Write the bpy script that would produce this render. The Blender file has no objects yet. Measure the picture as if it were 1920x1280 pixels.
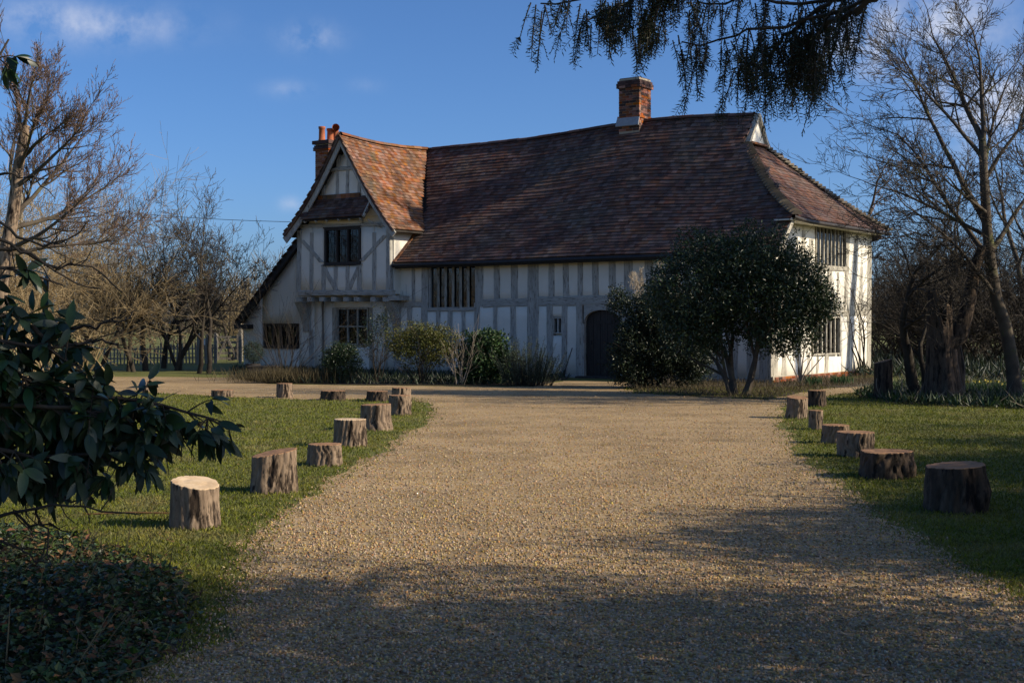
import bpy, math, random
import numpy as np
from mathutils import Vector, Matrix
R = math.radians
sc = bpy.context.scene
COL = sc.collection
rng = np.random.default_rng(11)
random.seed(5)

# ------------------------------------------------------------------ camera, sky, sun, exposure
FPX, HORIZ, CAMZ = 2500.0, 605.0, 1.65          # focal length and horizon line of the photograph, eye height
cam = bpy.data.cameras.new('camera'); camo = bpy.data.objects.new('camera', cam); COL.objects.link(camo)
camo.location = (0, 0, CAMZ); camo.rotation_euler = (R(90), 0, 0)
cam.sensor_width = 36; cam.lens = 36 * FPX / 1920; cam.shift_y = -(640 - HORIZ) / 1920
cam.clip_start = .1; cam.clip_end = 4000
sc.camera = camo
SUN_EL, SUN_AZ = 29.0, -13.0                    # azimuth counted from +X (right of frame) towards +Y
SUNV = Vector((math.cos(R(SUN_EL)) * math.cos(R(SUN_AZ)), math.cos(R(SUN_EL)) * math.sin(R(SUN_AZ)), math.sin(R(SUN_EL))))
sun = bpy.data.lights.new('sun', 'SUN'); sun.energy = 5.0; sun.angle = R(.53); sun.color = (1, .87, .68)
suno = bpy.data.objects.new('sun', sun); COL.objects.link(suno)
suno.rotation_euler = SUNV.to_track_quat('Z', 'Y').to_euler(); suno.location = (30, -10, 30)
sc.view_settings.view_transform = 'Standard'; sc.view_settings.look = 'None'
sc.view_settings.gamma = 1; sc.view_settings.use_curve_mapping = False
sc.view_settings.exposure = 0.28
sc.cycles.max_bounces = 6; sc.cycles.diffuse_bounces = 3; sc.cycles.transparent_max_bounces = 12
sc.cycles.use_denoising = True

W = bpy.data.worlds.new('World'); sc.world = W; W.use_nodes = True
nt = W.node_tree; nt.nodes.clear()
def wn(t, **k):
    n = nt.nodes.new(t)
    for a, b in k.items(): setattr(n, a, b)
    return n
def wmath(op, a, b=None, c=None, clamp=False):
    n = wn('ShaderNodeMath', operation=op, use_clamp=clamp)
    for i, v in enumerate((a, b, c)):
        if v is None: continue
        if isinstance(v, (int, float)): n.inputs[i].default_value = v
        else: nt.links.new(v, n.inputs[i])
    return n.outputs[0]
sky = wn('ShaderNodeTexSky', sky_type='NISHITA', sun_disc=False, sun_elevation=R(SUN_EL), sun_rotation=R(90 - SUN_AZ))
sky.air_density = .65; sky.dust_density = 1.5; sky.ozone_density = 7; sky.altitude = 0
bg = wn('ShaderNodeBackground'); bg.inputs[1].default_value = .13
out = wn('ShaderNodeOutputWorld')
tc = wn('ShaderNodeTexCoord'); sep = wn('ShaderNodeSeparateXYZ'); nt.links.new(tc.outputs['Generated'], sep.inputs[0])
ay = wmath('MAXIMUM', wmath('ABSOLUTE', sep.outputs[1]), .02)
u = wmath('DIVIDE', sep.outputs[0], ay); w_ = wmath('DIVIDE', sep.outputs[2], ay)
nz = wn('ShaderNodeTexNoise'); nz.inputs['Scale'].default_value = 38; nz.inputs['Detail'].default_value = 8; nz.inputs['Roughness'].default_value = .6
nz2 = wn('ShaderNodeTexNoise'); nz2.inputs['Scale'].default_value = 9; nz2.inputs['Detail'].default_value = 3
nt.links.new(tc.outputs['Generated'], nz.inputs['Vector']); nt.links.new(tc.outputs['Generated'], nz2.inputs['Vector'])
acc = None
# (u, w, half-width, half-height, strength): small fair-weather wisps
CL = [(-.31, .222, .060, .014, .38), (-.36, .232, .035, .010, .25), (-.152, .214, .020, .010, .30), (-.168, .175, .016, .006, .18),
      (.262, .208, .026, .020, .75), (.300, .222, .034, .018, .55), (.335, .231, .032, .020, .60), (.362, .165, .040, .030, .95),
      (-.166, .089, .008, .005, .25), (-.110, .178, .012, .005, .08), (.55, .20, .06, .03, .5), (-.62, .26, .09, .03, .4), (.95, .35, .10, .04, .4), (-1.1, .3, .12, .05, .4)]
for (cu, cw, hu, hw, st) in CL:
    du = wmath('DIVIDE', wmath('SUBTRACT', u, cu), hu); dw = wmath('DIVIDE', wmath('SUBTRACT', w_, cw), hw)
    d2 = wmath('ADD', wmath('MULTIPLY', du, du), wmath('MULTIPLY', dw, dw))
    g = wmath('MULTIPLY', wmath('POWER', 2.718, wmath('MULTIPLY', d2, -1.0)), st)
    acc = g if acc is None else wmath('ADD', acc, g)
nn = wmath('MULTIPLY_ADD', nz.outputs[0], 4.6, -1.6)
msk = wmath('MULTIPLY', acc, wmath('MAXIMUM', nn, 0.0), clamp=True)
mix = wn('ShaderNodeMixRGB'); nt.links.new(wmath('MULTIPLY', msk, 1.0), mix.inputs[0]); hsv = wn('ShaderNodeHueSaturation'); hsv.inputs['Saturation'].default_value = 1.06; nt.links.new(sky.outputs[0], hsv.inputs['Color']); nt.links.new(hsv.outputs[0], mix.inputs[1]); mix.inputs[2].default_value = (4.2, 4.5, 5.4, 1)
nt.links.new(mix.outputs[0], bg.inputs[0]); nt.links.new(bg.outputs[0], out.inputs[0])

# ------------------------------------------------------------------ helpers
def G(px, py):                                   # photograph -> point on the flat ground
    Y = CAMZ * FPX / (py - HORIZ)
    return np.array([(px - 960) / FPX * Y, Y, 0.0])
def P(px, py, Y):                                # photograph -> point at distance Y
    return np.array([(px - 960) / FPX * Y, Y, CAMZ + (HORIZ - py) / FPX * Y])

def tag(o, label=None, cat=None, group=None, kind=None):
    if label: o['label'] = label
    if cat: o['category'] = cat
    if group: o['group'] = group
    if kind: o['kind'] = kind
    return o
def empty(name, loc=(0, 0, 0), rz=0):
    o = bpy.data.objects.new(name, None); COL.objects.link(o)
    o.location = loc; o.rotation_euler = (0, 0, rz); o.empty_display_size = .2
    return o
def link(name, me, parent=None, loc=None):
    o = bpy.data.objects.new(name, me); COL.objects.link(o)
    if parent is not None: o.parent = parent
    if loc is not None: o.location = loc
    return o
def mkmesh(name, v, f, mat, smooth=False):
    me = bpy.data.meshes.new(name)
    v = np.asarray(v, dtype=np.float32)
    if isinstance(f, np.ndarray):
        n, k = f.shape
        me.vertices.add(len(v)); me.vertices.foreach_set('co', v.ravel())
        me.loops.add(n * k); me.loops.foreach_set('vertex_index', f.astype(np.int32).ravel())
        me.polygons.add(n); me.polygons.foreach_set('loop_start', np.arange(0, n * k, k, dtype=np.int32))
        me.polygons.foreach_set('loop_total', np.full(n, k, dtype=np.int32))
        me.update(calc_edges=True); me.validate()
    else:
        me.from_pydata([tuple(map(float, p)) for p in v], [], [tuple(int(i) for i in q) for q in f]); me.update()
    me.polygons.foreach_set('use_smooth', np.full(len(me.polygons), bool(smooth)))
    if mat is not None: me.materials.append(mat)
    return me
def ob(name, v, f, mat, parent=None, smooth=False, loc=None):
    return link(name, mkmesh(name, v, f, mat, smooth), parent, loc)
class MB:
    def __init__(s): s.v = []; s.f = []
    def add(s, v, f):
        n = len(s.v); s.v += [tuple(p) for p in v]; s.f += [tuple(i + n for i in q) for q in f]; return s
    def box(s, x0, x1, y0, y1, z0, z1):
        v = [(x, y, z) for z in (z0, z1) for y in (y0, y1) for x in (x0, x1)]
        return s.add(v, [(0, 2, 3, 1), (4, 5, 7, 6), (0, 1, 5, 4), (2, 6, 7, 3), (0, 4, 6, 2), (1, 3, 7, 5)])
    def prism(s, poly, d):                       # poly: list of 3D points, extruded by vector d
        n = len(poly); a = [Vector(p) for p in poly]; b = [p + Vector(d) for p in a]
        return s.add(a + b, [tuple(range(n)), tuple(range(2 * n - 1, n - 1, -1))] + [(i, i + n, (i + 1) % n + n, (i + 1) % n) for i in range(n)])
    def bar(s, p0, p1, w, h=None, up=(0, 0, 1)):
        h = h or w; p0 = Vector(p0); p1 = Vector(p1); d = (p1 - p0).normalized(); u_ = Vector(up)
        if abs(d.dot(u_)) > .98: u_ = Vector((1, 0, 0))
        a = d.cross(u_).normalized(); b = a.cross(d).normalized(); v = []
        for p in (p0, p1):
            for (i, j) in ((-1, -1), (1, -1), (1, 1), (-1, 1)): v.append(p + a * (i * w / 2) + b * (j * h / 2))
        return s.add(v, [(0, 3, 2, 1), (4, 5, 6, 7)] + [(i, (i + 1) % 4, (i + 1) % 4 + 4, i + 4) for i in range(4)])
    def lathe(s, prof, n=20, c=(0, 0, 0)):
        v = [(c[0] + r * math.cos(6.2832 * k / n), c[1] + r * math.sin(6.2832 * k / n), c[2] + z) for (r, z) in prof for k in range(n)]
        f = [(i * n + k, i * n + (k + 1) % n, (i + 1) * n + (k + 1) % n, (i + 1) * n + k) for i in range(len(prof) - 1) for k in range(n)]
        return s.add(v, f)
    def build(s, name, mat, parent=None, smooth=False): return ob(name, s.v, s.f, mat, parent, smooth)

def tubes(paths, sides=5):                       # list of (points (n,3), radii (n)) -> verts, quads
    V = []; Q = []; off = 0
    groups = {}
    for p, r in paths: groups.setdefault(len(p), []).append((p, r))
    ang = np.arange(sides) * 2 * np.pi / sides
    ca, sa = np.cos(ang), np.sin(ang)
    for n, lst in groups.items():
        Pn = np.array([a for a, _ in lst], dtype=float); Rn = np.array([b for _, b in lst], dtype=float)
        T = np.gradient(Pn, axis=1); T /= np.linalg.norm(T, axis=2, keepdims=True) + 1e-9
        ref = np.where(np.abs(T[:, :1, 2:3]) > .9, np.array([1., 0, 0]), np.array([0, 0, 1.]))
        N1 = np.cross(T, np.broadcast_to(ref, T.shape)); N1 /= np.linalg.norm(N1, axis=2, keepdims=True) + 1e-9
        N2 = np.cross(T, N1)
        ring = Pn[:, :, None, :] + Rn[:, :, None, None] * (ca[None, None, :, None] * N1[:, :, None, :] + sa[None, None, :, None] * N2[:, :, None, :])
        m = len(lst); V.append(ring.reshape(-1, 3))
        base = off + np.arange(m)[:, None, None] * n * sides + np.arange(n - 1)[None, :, None] * sides
        k = np.arange(sides)[None, None, :]; k2 = (k + 1) % sides
        q = np.stack([base + k, base + k2, base + k2 + sides, base + k + sides], -1).reshape(-1, 4)
        Q.append(q); off += m * n * sides
    return np.concatenate(V), np.concatenate(Q)

def grow(r_, start, d0, L, rad, levels, kids, ratio=.62, ang=(30, 60), wob=.16, trop=.04, segs=6, tip=.25, minr=.004, tmin=.25, flat=1.0):
    """branching skeleton: returns a list per level of (points, radii)"""
    out_ = [[] for _ in range(levels + 1)]
    todo = [(np.array(start, float), np.array(d0, float), L, rad, 0)]
    while todo:
        p, d, l, r, lv = todo.pop()
        n = max(3, segs - lv); pts = [p]; rr = [r]; dd = d / np.linalg.norm(d)
        for i in range(n):
            dd = dd + r_.normal(0, wob, 3) * (1 - .08 * lv) + np.array([0, 0, trop]); dd[2] *= flat if lv else 1; dd /= np.linalg.norm(dd)
            p = p + dd * l / n; pts.append(p); rr.append(max(minr, r * (1 - (1 - tip) * (i + 1) / n)))
        pts = np.array(pts); rr = np.array(rr); out_[lv].append((pts, rr))
        if lv < levels:
            k = kids[lv] if isinstance(kids, (list, tuple)) else kids
            k = max(1, int(round(k * r_.uniform(.75, 1.25))))
            for j in range(k):
                t = r_.uniform(tmin if lv else max(tmin, .3), 1.0) if j else 1.0
                x = t * n; i = min(int(x), n - 1); q = pts[i] + (pts[i + 1] - pts[i]) * (x - i)
                ax = pts[i + 1] - pts[i]; ax /= np.linalg.norm(ax)
                s = r_.normal(0, 1, 3); s -= ax * s.dot(ax); s /= np.linalg.norm(s) + 1e-9
                a = R(r_.uniform(*ang)) * (.5 if j == 0 else 1)
                cd = ax * math.cos(a) + s * math.sin(a)
                cl = l * ratio * r_.uniform(.7, 1.2) * (1.15 - .45 * t if j else 1)
                cr = max(minr, (rr[i] * (1 - (x - i)) + rr[i + 1] * (x - i)) * (.62 if j else .9))
                todo.append((q, cd, cl, cr, lv + 1))
    return out_
def wood(paths_by_level, sides=(8, 6, 4, 3, 3, 3)):
    V = []; Q = []; off = 0; tri = []
    for lv, ps in enumerate(paths_by_level):
        if not ps: continue
        v, q = tubes(ps, sides[min(lv, len(sides) - 1)]); V.append(v); Q.append(q + off); off += len(v)
    return np.concatenate(V), np.concatenate(Q)

def unit(a): return a / (np.linalg.norm(a, axis=-1, keepdims=True) + 1e-9)
def leaf_quads(c, d, nrm, ln, wd, fold=.25):     # leaves: rhombi folded along the midrib
    d = unit(d); s = unit(np.cross(d, nrm)); n = np.cross(s, d)
    ln = np.asarray(ln)[:, None]; wd = np.asarray(wd)[:, None]
    v = np.stack([c, c + d * ln * .45 + s * wd * .5 + n * wd * fold, c + d * ln, c + d * ln * .45 - s * wd * .5 + n * wd * fold], 1)
    m = len(c); b = np.arange(m)[:, None] * 4
    f = np.concatenate([b + np.array([[0, 1, 2]]), b + np.array([[0, 2, 3]])], 0)
    return v.reshape(-1, 3), f
def rand_dirs(n, r_=rng): return unit(r_.normal(0, 1, (n, 3)))
def blob_points(r_, lobes, n, shell=.45, bump=.22):
    """points through the outer part of a set of ellipsoid lobes, with lumpy outline"""
    vol = np.array([a[3] * a[4] * a[5] for a in lobes]) ** .75; cnt = (n * vol / vol.sum()).astype(int)
    C = []; N = []
    for a, k in zip(lobes, cnt):
        d = rand_dirs(k, r_); c = np.array(a[:3]); ra = np.array(a[3:6])
        ph = r_.uniform(0, 6, 6); fr = r_.uniform(2, 5, 6)
        b = 1 + bump * (np.sin(d[:, 0] * fr[0] + ph[0]) * np.sin(d[:, 1] * fr[1] + ph[1]) + .7 * np.sin(d[:, 2] * fr[2] * 1.7 + ph[2]) * np.sin(d[:, 0] * fr[3] * 2 + ph[3]))
        rr = (1 - shell * r_.random(k) ** 1.6) * b
        C.append(c + d * ra * rr[:, None]); N.append(d)
    return np.concatenate(C), np.concatenate(N)
def clumped(r_, c, n, per, rad):                 # leaves gathered in tufts round twig ends
    k = max(1, len(c) // per); cc = c[:k]; nn_ = n[:k]
    c2 = np.repeat(cc, per, 0) + r_.normal(0, rad, (k * per, 3)); return c2, np.repeat(nn_, per, 0)
def in_poly(pt, poly):
    x, y = pt[:, 0], pt[:, 1]; ins = np.zeros(len(pt), bool); n = len(poly)
    for i in range(n):
        x0, y0 = poly[i][:2]; x1, y1 = poly[(i + 1) % n][:2]
        if y0 == y1: continue
        c = ((y0 > y) != (y1 > y)) & (x < (x1 - x0) * (y - y0) / (y1 - y0) + x0); ins ^= c
    return ins

# ------------------------------------------------------------------ materials
def mat(name, c1, c2=None, scale=3., stretch=(1, 1, 1), rough=.9, bump=0., bscale=None, c3=None, s3=1.5, t3=(.55, .68), island=0., hue=0., sat=0., spec=.3, detail=6, ramp=(.35, .65), transl=0., coord='Object', vor=0):
    m = bpy.data.materials.new(name); m.use_nodes = True; t = m.node_tree; N = t.nodes; Lk = t.links
    b = N['Principled BSDF']; b.inputs['Roughness'].default_value = rough; b.inputs['Specular IOR Level'].default_value = spec
    tcn = N.new('ShaderNodeTexCoord'); mp = N.new('ShaderNodeMapping'); mp.inputs['Scale'].default_value = stretch
    Lk.new(tcn.outputs[coord], mp.inputs[0])
    def noise(s, d=detail):
        n = N.new('ShaderNodeTexNoise'); n.inputs['Scale'].default_value = s; n.inputs['Detail'].default_value = d; n.inputs['Roughness'].default_value = .62
        Lk.new(mp.outputs[0], n.inputs['Vector']); return n.outputs[0]
    def rmp(x, a, b_):
        r = N.new('ShaderNodeMapRange'); Lk.new(x, r.inputs[0]); r.inputs[1].default_value = a; r.inputs[2].default_value = b_; return r.outputs[0]
    def mx(f, a, b_):
        n = N.new('ShaderNodeMixRGB')
        for i, v in enumerate((f, a, b_)):
            if isinstance(v, (tuple, list)): n.inputs[i].default_value = (*v, 1)
            elif isinstance(v, (int, float)): n.inputs[i].default_value = v
            else: Lk.new(v, n.inputs[i])
        return n.outputs[0]
    col = c1
    if c2 is not None: col = mx(rmp(noise(scale), *ramp), c1, c2)
    if c3 is not None: col = mx(rmp(noise(s3, 5), *t3), col, c3)
    if vor:
        vn = N.new('ShaderNodeTexVoronoi'); vn.inputs['Scale'].default_value = vor; Lk.new(mp.outputs[0], vn.inputs['Vector'])
        hs = N.new('ShaderNodeHueSaturation'); sp = N.new('ShaderNodeSeparateXYZ'); Lk.new(vn.outputs['Color'], sp.inputs[0])
        r = N.new('ShaderNodeMapRange'); Lk.new(sp.outputs[0], r.inputs[0]); r.inputs[3].default_value = .62; r.inputs[4].default_value = 1.45; Lk.new(r.outputs[0], hs.inputs['Value'])
        r = N.new('ShaderNodeMapRange'); Lk.new(sp.outputs[1], r.inputs[0]); r.inputs[3].default_value = .7; r.inputs[4].default_value = 1.25; Lk.new(r.outputs[0], hs.inputs['Saturation'])
        if isinstance(col, tuple): hs.inputs['Color'].default_value = (*col, 1)
        else: Lk.new(col, hs.inputs['Color'])
        col = hs.outputs[0]
    if island:
        g = N.new('ShaderNodeNewGeometry'); hs = N.new('ShaderNodeHueSaturation'); oi = N.new('ShaderNodeObjectInfo')
        ad = N.new('ShaderNodeMath'); ad.operation = 'ADD'; Lk.new(g.outputs['Random Per Island'], ad.inputs[0]); Lk.new(oi.outputs['Random'], ad.inputs[1])
        fr = N.new('ShaderNodeMath'); fr.operation = 'FRACT'; Lk.new(ad.outputs[0], fr.inputs[0]); rnd = fr.outputs[0]
        def scr(k):
            a = N.new('ShaderNodeMath'); a.operation = 'MULTIPLY'; a.inputs[1].default_value = k; Lk.new(rnd, a.inputs[0])
            b2 = N.new('ShaderNodeMath'); b2.operation = 'FRACT'; Lk.new(a.outputs[0], b2.inputs[0]); return b2.outputs[0]
        r = N.new('ShaderNodeMapRange'); Lk.new(rnd, r.inputs[0]); r.inputs[3].default_value = 1 - island; r.inputs[4].default_value = 1 + island; Lk.new(r.outputs[0], hs.inputs['Value'])
        if hue:
            r = N.new('ShaderNodeMapRange'); Lk.new(scr(17.3), r.inputs[0]); r.inputs[3].default_value = .5 - hue; r.inputs[4].default_value = .5 + hue; Lk.new(r.outputs[0], hs.inputs['Hue'])
        if sat:
            r = N.new('ShaderNodeMapRange'); Lk.new(scr(41.7), r.inputs[0]); r.inputs[3].default_value = 1 - sat; r.inputs[4].default_value = 1 + sat; Lk.new(r.outputs[0], hs.inputs['Saturation'])
        if isinstance(col, tuple): hs.inputs['Color'].default_value = (*col, 1)
        else: Lk.new(col, hs.inputs['Color'])
        col = hs.outputs[0]
    if isinstance(col, tuple): b.inputs['Base Color'].default_value = (*col, 1)
    else: Lk.new(col, b.inputs['Base Color'])
    if bump:
        bn = N.new('ShaderNodeBump'); bn.inputs['Strength'].default_value = min(1, bump * 8); bn.inputs['Distance'].default_value = bump
        if vor:
            Lk.new(vn.outputs['Distance'], bn.inputs['Height']); bn.invert = True
        else: Lk.new(noise(bscale or scale * 2), bn.inputs['Height'])
        Lk.new(bn.outputs[0], b.inputs['Normal'])
    if transl:
        tr = N.new('ShaderNodeBsdfTranslucent'); ms = N.new('ShaderNodeMixShader'); ms.inputs[0].default_value = transl
        if isinstance(col, tuple): tr.inputs[0].default_value = (*col, 1)
        else: Lk.new(col, tr.inputs[0])
        Lk.new(b.outputs[0], ms.inputs[1]); Lk.new(tr.outputs[0], ms.inputs[2]); Lk.new(ms.outputs[0], N['Material Output'].inputs[0])
    return m
M = {}
M['lawn'] = mat('lawn', (.09, .105, .020), (.155, .15, .036), 2.2, rough=.95, bump=.02, bscale=60, c3=(.16, .13, .065), s3=.9, t3=(.6, .78))
M['gravel'] = mat('gravel', (.22, .150, .070), (.36, .25, .122), .9, rough=.95, bump=.012, vor=52, c3=(.40, .278, .135), s3=.5, t3=(.5, .75))
M['stone'] = mat('stone', (.36, .255, .138), rough=.85, island=.45, hue=.03, sat=.35)
M['soil'] = mat('soil', (.035, .026, .017), (.07, .05, .03), 8, rough=1, bump=.03, bscale=30)
M['grass'] = mat('grass', (.105, .13, .015), (.195, .19, .036), 1.3, rough=.8, c3=(.23, .185, .075), s3=1.1, t3=(.52, .72), island=.4, hue=.02, sat=.2, transl=.25)
M['drygrass'] = mat('drygrass', (.11, .088, .045), rough=.9, island=.4, transl=.2)
M['plaster'] = mat('plaster', (.82, .77, .65), (.75, .70, .58), 1.6, rough=.95, bump=.006, bscale=14, c3=(.52, .47, .37), s3=1.1, t3=(.62, .85))
M['timber'] = mat('timber', (.33, .315, .27), (.47, .45, .39), 6, (2.2, 2.2, .35), rough=.95, bump=.012, bscale=16, c3=(.10, .09, .072), s3=13, t3=(.54, .68))
M['timber_h'] = mat('timber_h', (.33, .315, .27), (.47, .45, .39), 6, (.35, .35, 2.2), rough=.95, bump=.012, bscale=16, c3=(.10, .09, .072), s3=13, t3=(.54, .68))
M['limed'] = mat('limed', (.50, .46, .37), (.27, .245, .19), 6, (2.2, 2.2, .4), rough=.95, bump=.012, bscale=16, c3=(.10, .088, .065), s3=11, t3=(.54, .66))
M['darkwood'] = mat('darkwood', (.020, .016, .013), (.045, .036, .028), 7, (3, 3, .3), rough=.6, bump=.006, bscale=20)
M['black'] = mat('black_paint', (.012, .012, .013), (.022, .021, .021), 9, rough=.5)
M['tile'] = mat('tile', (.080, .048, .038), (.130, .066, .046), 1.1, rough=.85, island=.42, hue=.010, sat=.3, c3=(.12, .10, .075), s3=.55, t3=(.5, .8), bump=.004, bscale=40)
M['tile_warm'] = mat('tile_warm', (.145, .075, .042), (.24, .108, .056), 1.3, rough=.9, island=.42, hue=.010, sat=.25, c3=(.10, .075, .045), s3=1.2, t3=(.56, .70), bump=.004, bscale=40)  # lighter, more orange tile; sunlight on the wing slope is put into its colour
M['tile_lichen'] = mat('tile_lichen', (.15, .115, .08), (.22, .19, .14), 3, rough=.95, island=.3, hue=.01, bump=.004, bscale=40)
M['brick'] = mat('brick', (.30, .105, .050), (.23, .078, .040), 9, rough=.9, island=.35, hue=.010, sat=.25, bump=.004, bscale=50)
M['brick_dark'] = mat('brick_dark', (.085, .045, .035), (.06, .035, .03), 9, rough=.9, island=.35, bump=.004, bscale=50)
M['mortar'] = mat('mortar', (.42, .35, .25), (.34, .28, .2), 12, rough=.95)
M['terracotta'] = mat('terracotta', (.42, .13, .05), (.30, .09, .04), 5, rough=.8)
M['lead'] = mat('lead', (.32, .33, .34), (.24, .245, .25), 6, rough=.6)
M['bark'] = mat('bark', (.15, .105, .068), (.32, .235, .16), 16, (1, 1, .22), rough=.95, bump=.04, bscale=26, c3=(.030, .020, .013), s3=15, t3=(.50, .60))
M['bark_dark'] = mat('bark_dark', (.045, .031, .021), (.11, .077, .052), 14, (1, 1, .25), rough=.95, bump=.04, bscale=22, c3=(.012, .009, .007), s3=12, t3=(.50, .62))  # dark bark; shade on the old trunk and nearest right stump is in this colour
M['cut_pale'] = mat('cut_pale', (.66, .50, .32), (.50, .35, .20), 7, (1, 1, 1), rough=.85, bump=.003, bscale=60, c3=(.36, .22, .11), s3=5, t3=(.58, .72))
M['cut_brown'] = mat('cut_brown', (.36, .20, .10), (.22, .12, .06), 9, (1, 1, 1), rough=.9, bump=.003, bscale=60, c3=(.10, .06, .035), s3=6, t3=(.58, .72))
M['branch'] = mat('branch', (.060, .046, .034), (.105, .085, .06), 4, rough=.95, c3=(.10, .11, .035), s3=2.2, t3=(.55, .72))
M['branch_red'] = mat('branch_red', (.13, .085, .065), (.20, .135, .095), 2, rough=.9)
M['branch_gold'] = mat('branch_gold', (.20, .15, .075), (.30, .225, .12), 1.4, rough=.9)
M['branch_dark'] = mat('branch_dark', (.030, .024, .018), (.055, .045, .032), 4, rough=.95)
M['twig_pale'] = mat('twig_pale', (.30, .25, .19), (.2, .165, .12), 6, rough=.9)
M['laurel'] = mat('laurel', (.016, .034, .014), (.026, .050, .016), 3, rough=.42, island=.4, hue=.03, sat=.2, spec=.4, transl=.12)
M['evergreen'] = mat('evergreen', (.022, .040, .014), (.034, .056, .018), 2, rough=.42, island=.45, hue=.025, sat=.25, spec=.45, transl=.12)
M['evergreen_dark'] = mat('evergreen_dark', (.018, .030, .013), (.028, .042, .017), 2, rough=.45, island=.45, hue=.025, spec=.4, transl=.1)
M['yellowgreen'] = mat('yellowgreen', (.075, .085, .016), (.12, .115, .02), 1.2, rough=.5, island=.45, hue=.03, transl=.15)
M['midgreen'] = mat('midgreen', (.032, .065, .020), (.045, .082, .024), 2, rough=.5, island=.4, hue=.02, transl=.15)
M['rosemary'] = mat('rosemary', (.040, .062, .036), (.06, .08, .05), 2, rough=.7, island=.4, hue=.02)
M['yew'] = mat('yew', (.012, .022, .010), (.020, .032, .012), 2, rough=.5, island=.4, hue=.02, transl=.06)
M['ivy'] = mat('ivy', (.035, .06, .02), (.06, .085, .028), 2, rough=.45, island=.5, hue=.03, sat=.3, transl=.1)
M['deadleaf'] = mat('deadleaf', (.17, .085, .035), (.11, .06, .03), 3, rough=.9, island=.5, hue=.02)
M['plume'] = mat('plume', (.50, .42, .30), rough=.9, island=.25, transl=.3)
M['daffodil'] = mat('daffodil_leaf', (.05, .10, .035), rough=.5, island=.3, transl=.2)
M['daffodil_bud'] = mat('daffodil_bud', (.55, .45, .08), rough=.6)
M['greywood'] = mat('greywood', (.20, .175, .14), (.29, .26, .21), 5, (2, 2, .4), rough=.95, bump=.008, bscale=20)
M['wire'] = mat('wire', (.02, .02, .02), rough=.5)
M['whitepaint'] = mat('whitepaint', (.78, .77, .73), rough=.6)
M['curtain'] = mat('curtain', (.55, .54, .56), (.42, .41, .44), 8, (6, 1, .3), rough=.95)
M['planter'] = mat('planter', (.05, .042, .035), (.08, .07, .06), 8, rough=.9)
M['woodland'] = mat('far_twigs', (.085, .07, .05), (.13, .11, .075), .5, rough=1)
g = bpy.data.materials.new('window_glass'); g.use_nodes = True; t = g.node_tree; t.nodes.clear()
o_ = t.nodes.new('ShaderNodeOutputMaterial'); a_ = t.nodes.new('ShaderNodeBsdfTransparent'); b_ = t.nodes.new('ShaderNodeBsdfGlossy'); m_ = t.nodes.new('ShaderNodeMixShader'); f_ = t.nodes.new('ShaderNodeFresnel')
a_.inputs[0].default_value = (.55, .58, .60, 1); b_.inputs['Roughness'].default_value = .04; f_.inputs[0].default_value = 1.52
t.links.new(f_.outputs[0], m_.inputs[0]); t.links.new(a_.outputs[0], m_.inputs[1]); t.links.new(b_.outputs[0], m_.inputs[2]); t.links.new(m_.outputs[0], o_.inputs[0])
M['glass'] = g

# ------------------------------------------------------------------ ground, drive, beds
def gp(lst): return [G(*p) if len(p) == 2 else np.array([p[0], p[1], 0.0]) for p in lst]
DRIVE = gp([(-2.0, -10, 0), (-1.8, 3, 0), (215, 1285), (385, 1200), (440, 1100), (470, 1020), (540, 950), (640, 890), (720, 840), (785, 800), (812, 775), (800, 757), (765, 746),
            (600, 751), (430, 744), (300, 738), (200, 733), (0, 729), (-300, 727), (-300, 702), (0, 704), (200, 706), (440, 708), (500, 720), (700, 723), (1000, 725), (1058, 714), (1172, 716),
            (1184, 737), (1440, 750), (1480, 739), (1560, 728), (1640, 723), (1640, 732), (1560, 742), (1500, 752), (1475, 762), (1462, 778), (1470, 805), (1500, 850), (1570, 905), (1650, 960), (1720, 1010), (1800, 1065), (1920, 1125), (4.0, 5.2, 0), (5.2, -10, 0)])
def ragged(poly, amp=.07, step=.16):
    r_ = np.random.default_rng(3); out_ = []; n = len(poly); s = 0; ph = r_.uniform(0, 6, 5)
    for i in range(n):
        a, b = poly[i], poly[(i + 1) % n]; d = b - a; L = np.linalg.norm(d); k = max(1, int(L / (step * (1 + a[1] * .04)))); nn_ = np.array([-d[1], d[0], 0]) / (L + 1e-9)
        for j in range(k):
            s += L / k
            out_.append(a + d * j / k + nn_ * amp * (math.sin(s * 1.3 + ph[0]) + .7 * math.sin(s * 3.1 + ph[1]) + .6 * math.sin(s * 7.3 + ph[2]) + r_.normal(0, .5)))
    return out_
def sheet(name, poly, z, m, kind='structure'):
    v = [(p[0], p[1], z) for p in poly]; me = mkmesh(name, v, [tuple(range(len(v)))], m)
    if me.polygons[0].normal.z < 0: me.flip_normals()
    return tag(link(name, me), kind=kind)
xs = [-2500, -400, -120, -60, -30, 0, 30, 60, 120, 400, 2500]
gv = [(x, y, 0) for y in [-300, -60, 0, 30, 60, 100, 300, 3000] for x in xs]
tag(ob('ground', gv, [(j * 11 + i, j * 11 + i + 1, (j + 1) * 11 + i + 1, (j + 1) * 11 + i) for j in range(7) for i in range(10)], M['lawn']), kind='structure')
RD = ragged(DRIVE)
sheet('drive', RD, .006, M['gravel'])
BED_L = gp([(430, 707), (500, 719), (700, 722), (1000, 724), (1056, 713), (1070, 706), (1070, 694), (440, 690)])
BED_R = gp([(1176, 714), (1190, 737), (1440, 750), (1485, 738), (1560, 728), (1640, 722), (1640, 708), (1440, 712), (1176, 706)])
BED_T = gp([(1600, 742), (1680, 757), (1800, 763), (1940, 768), (2200, 765), (2200, 722), (1690, 722), (1640, 730)])
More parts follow.
